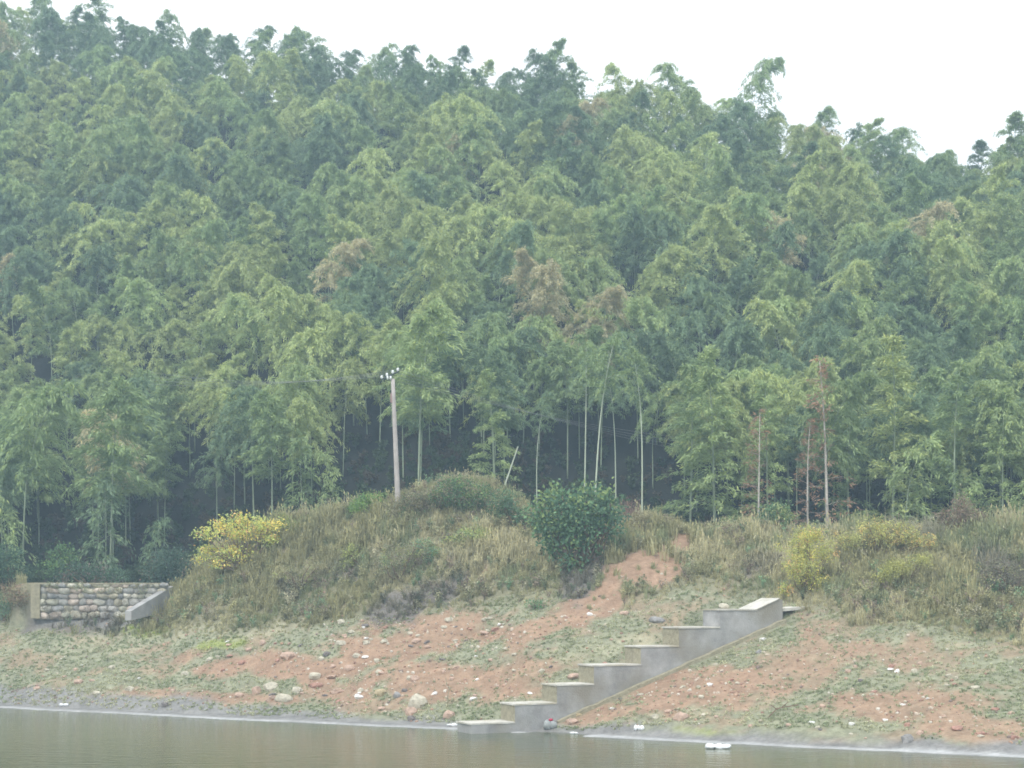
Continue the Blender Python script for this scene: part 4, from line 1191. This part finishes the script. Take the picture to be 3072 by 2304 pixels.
def weights(X, D, px, py):
    ll = np.interp(px, LONGLINE[:, 0], LONGLINE[:, 1])
    lg = sstep(10, -10, py - ll + (fbm(X / 2, D / 2, 31, 3) - .5) * 24)
    soil = np.zeros(len(X)); mud = np.zeros(len(X)); br = np.zeros(len(X)); lush = np.zeros(len(X))
    for p in PATCH:
        w = patch_w(px, py, p, X, D)
        if p[5] is SOIL: soil = np.maximum(soil, w)
        elif p[5] is MUD: mud = np.maximum(mud, w)
        elif p[5] is BRUSH_SHADE: br = np.maximum(br, w); soil = soil * (1 - w)
        elif p[5] is LUSH: lush = np.maximum(lush, w); soil = soil * (1 - w)
    return lg, soil, mud, br, lush


# long dry grass
X, D, Z, px, py = bank_points(42000)
lg, soil, mud, br, lush = weights(X, D, px, py)
k = gr.uniform(size=len(X)) < lg * (1 - .93 * soil) * (1 - .85 * mud) * (1 - .55 * br)
X, D, Z, px, py, soil, br, lush = [a[k] for a in (X, D, Z, px, py, soil, br, lush)]
LT = [tuft(i, 28, .66, .52, .036, 1.2) for i in range(4)] + [tuft(10 + i, 18, .95, .34, .03, .7, 4) for i in range(2)]
mix = fbm(X / 3.0, D / 3.0, 501, 3)[:, None]; mix2 = fbm(X / 1.2, D / 1.2, 502, 2)[:, None]
tn = np.array((.44, .42, .24)) * (1 - sstep(.42, .62, mix)) + np.array((.60, .56, .36)) * sstep(.42, .62, mix)
tn = tn * (1 - sstep(.58, .72, mix2) * .8) + np.array((.32, .36, .20)) * sstep(.58, .72, mix2) * .8
tn = tn * (1 - br[:, None] * .8) + np.array((.24, .22, .20)) * br[:, None] * .8  # grass on the dark patches darkened too, painted shade included
tn = tn * gr.uniform(.8, 1.2, (len(X), 1))
hgt = (.6 + .85 * sstep(.25, .8, fbm(X / 2.0, D / 2.0, 505, 3))) * (1 - .35 * sstep(3, 0, np.abs(D - np.interp(px, CRD[:, 0], CRD[:, 1]))) * ((px > 380) & (px < 540))) * gr.uniform(.75, 1.2, len(X)) * (.55 + .45 * sstep(30, 0, py - np.interp(px, LONGLINE[:, 0], LONGLINE[:, 1]) + 35))
o = scatter("tall_grass", np.stack([X, D, Z - .03], -1), LT, gr.uniform(0, 6.28, len(X)), hgt, gr.integers(0, 6, len(X)), tn, gr.uniform(-.18, .18, (len(X), 2)))
tag(o, "tall dry olive and straw-coloured grass covering the upper bank", "grass", kind="stuff")
# short grass
X, D, Z, px, py = bank_points(95000)
lg, soil, mud, br, lush = weights(X, D, px, py)
mott = sstep(.5, .62, fbm(X / 1.6, D / .9, 61, 5))
k = gr.uniform(size=len(X)) < np.clip((1 - .8 * lg) * (1 - .95 * soil) * (1 - .9 * mud) * (1 - .5 * mott) + lush, 0, 1)
X, D, Z, px, py, lush = [a[k] for a in (X, D, Z, px, py, lush)]
STF = [tuft(40 + i, 14, .11, .15, .022, .4) for i in range(5)]
mix = fbm(X / 2.0, D / 2.0, 601, 3)[:, None]
tn = np.array((.42, .46, .29)) + (np.array((.58, .58, .40)) - np.array((.42, .46, .29))) * sstep(.4, .65, mix)
tn = tn * (1 - lush[:, None]) + np.array((.55, .62, .22)) * lush[:, None]
o = scatter("short_grass", np.stack([X, D, Z - .01], -1), STF, gr.uniform(0, 6.28, len(X)), gr.uniform(.45, 1.25, len(X)), gr.integers(0, 5, len(X)), tn * gr.uniform(.85, 1.15, (len(X), 1)))
tag(o, "short grey-green turf on the lower bank between patches of red soil", "grass", kind="stuff")
# weeds with small leaves
X, D, Z, px, py = bank_points(11000)
lg, soil, mud, br, lush = weights(X, D, px, py)
k = gr.uniform(size=len(X)) < np.clip(lg * (.35 + .9 * sstep(.45, .6, fbm(X / 4, D / 4, 701, 2))) * (1 - .95 * soil) * (1 - .8 * mud) + .015 + .5 * br, 0, 1) * (1 - .9 * soil)
X, D, Z, px, py, br, lg = [a[k] for a in (X, D, Z, px, py, br, lg)]
WD_ = [weed(60 + i, .6, 14, .11) for i in range(5)]
pal = 1.6 * np.array([(.24, .23, .14), (.30, .29, .16), (.17, .20, .12), (.22, .18, .14), (.16, .24, .14), (.33, .31, .22)])
tn = pal[gr.choice(6, len(X), p=[.3, .2, .18, .16, .08, .08])]
tn = tn * (1 - br[:, None] * .6) + np.array((.15, .135, .12)) * br[:, None] * .6  # weeds there take the same darkening, brush and painted shade
o = scatter("weeds", np.stack([X, D, Z - .02], -1), WD_, gr.uniform(0, 6.28, len(X)), gr.uniform(.5, 1.35, len(X)) * (.25 + .85 * lg), gr.integers(0, 5, len(X)), tn * gr.uniform(.75, 1.25, (len(X), 1)))
tag(o, "mixed brownish and green weeds growing through the bank's grass", "weeds", kind="stuff")
# pebbles and clods
X, D, Z, px, py = bank_points(26000)
lg, soil, mud, br, lush = weights(X, D, px, py)
near_ = np.exp(-((py - 634) / 16) ** 2) * ((px > 320) & (px < 540))
k = gr.uniform(size=len(X)) < np.clip((.16 + .60 * soil + .9 * near_ + .25 * mud) * (1 - .85 * lg), 0, 1)
X, D, Z = X[k], D[k], Z[k]
pal = np.array([(.55, .47, .38), (.45, .30, .22), (.62, .58, .5), (.34, .22, .17), (.25, .2, .17)])
tn = pal[gr.choice(5, len(X), p=[.25, .3, .12, .23, .10])]
o = scatter("pebbles", np.stack([X, D, Z + .01], -1), pb, gr.uniform(0, 6.28, len(X)), .035 + .11 * gr.uniform(0, 1, len(X)) ** 2.4, gr.integers(0, 5, len(X)), tn)
tag(o, "pebbles and clods of red earth strewn over the lower bank", "pebbles", kind="stuff")
# undergrowth on the forest floor
n = 2600
c = gr.uniform(-150, 1170, n); Dc = np.interp(c, CRD[:, 0], CRD[:, 1]); D = Dc + 2.5 + 24 * gr.uniform(0, 1, n) ** 1.5; X = (c - 512) / F_PX * D; Z = height(X, D)
UG = [weed(90 + i, .8, 26, .2) for i in range(4)]
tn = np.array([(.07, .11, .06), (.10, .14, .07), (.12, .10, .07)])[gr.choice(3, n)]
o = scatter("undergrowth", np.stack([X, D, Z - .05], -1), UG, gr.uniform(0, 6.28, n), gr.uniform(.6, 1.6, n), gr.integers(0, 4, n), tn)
tag(o, "dark low undergrowth on the floor of the bamboo wood", "undergrowth", kind="stuff")
settle_labels()
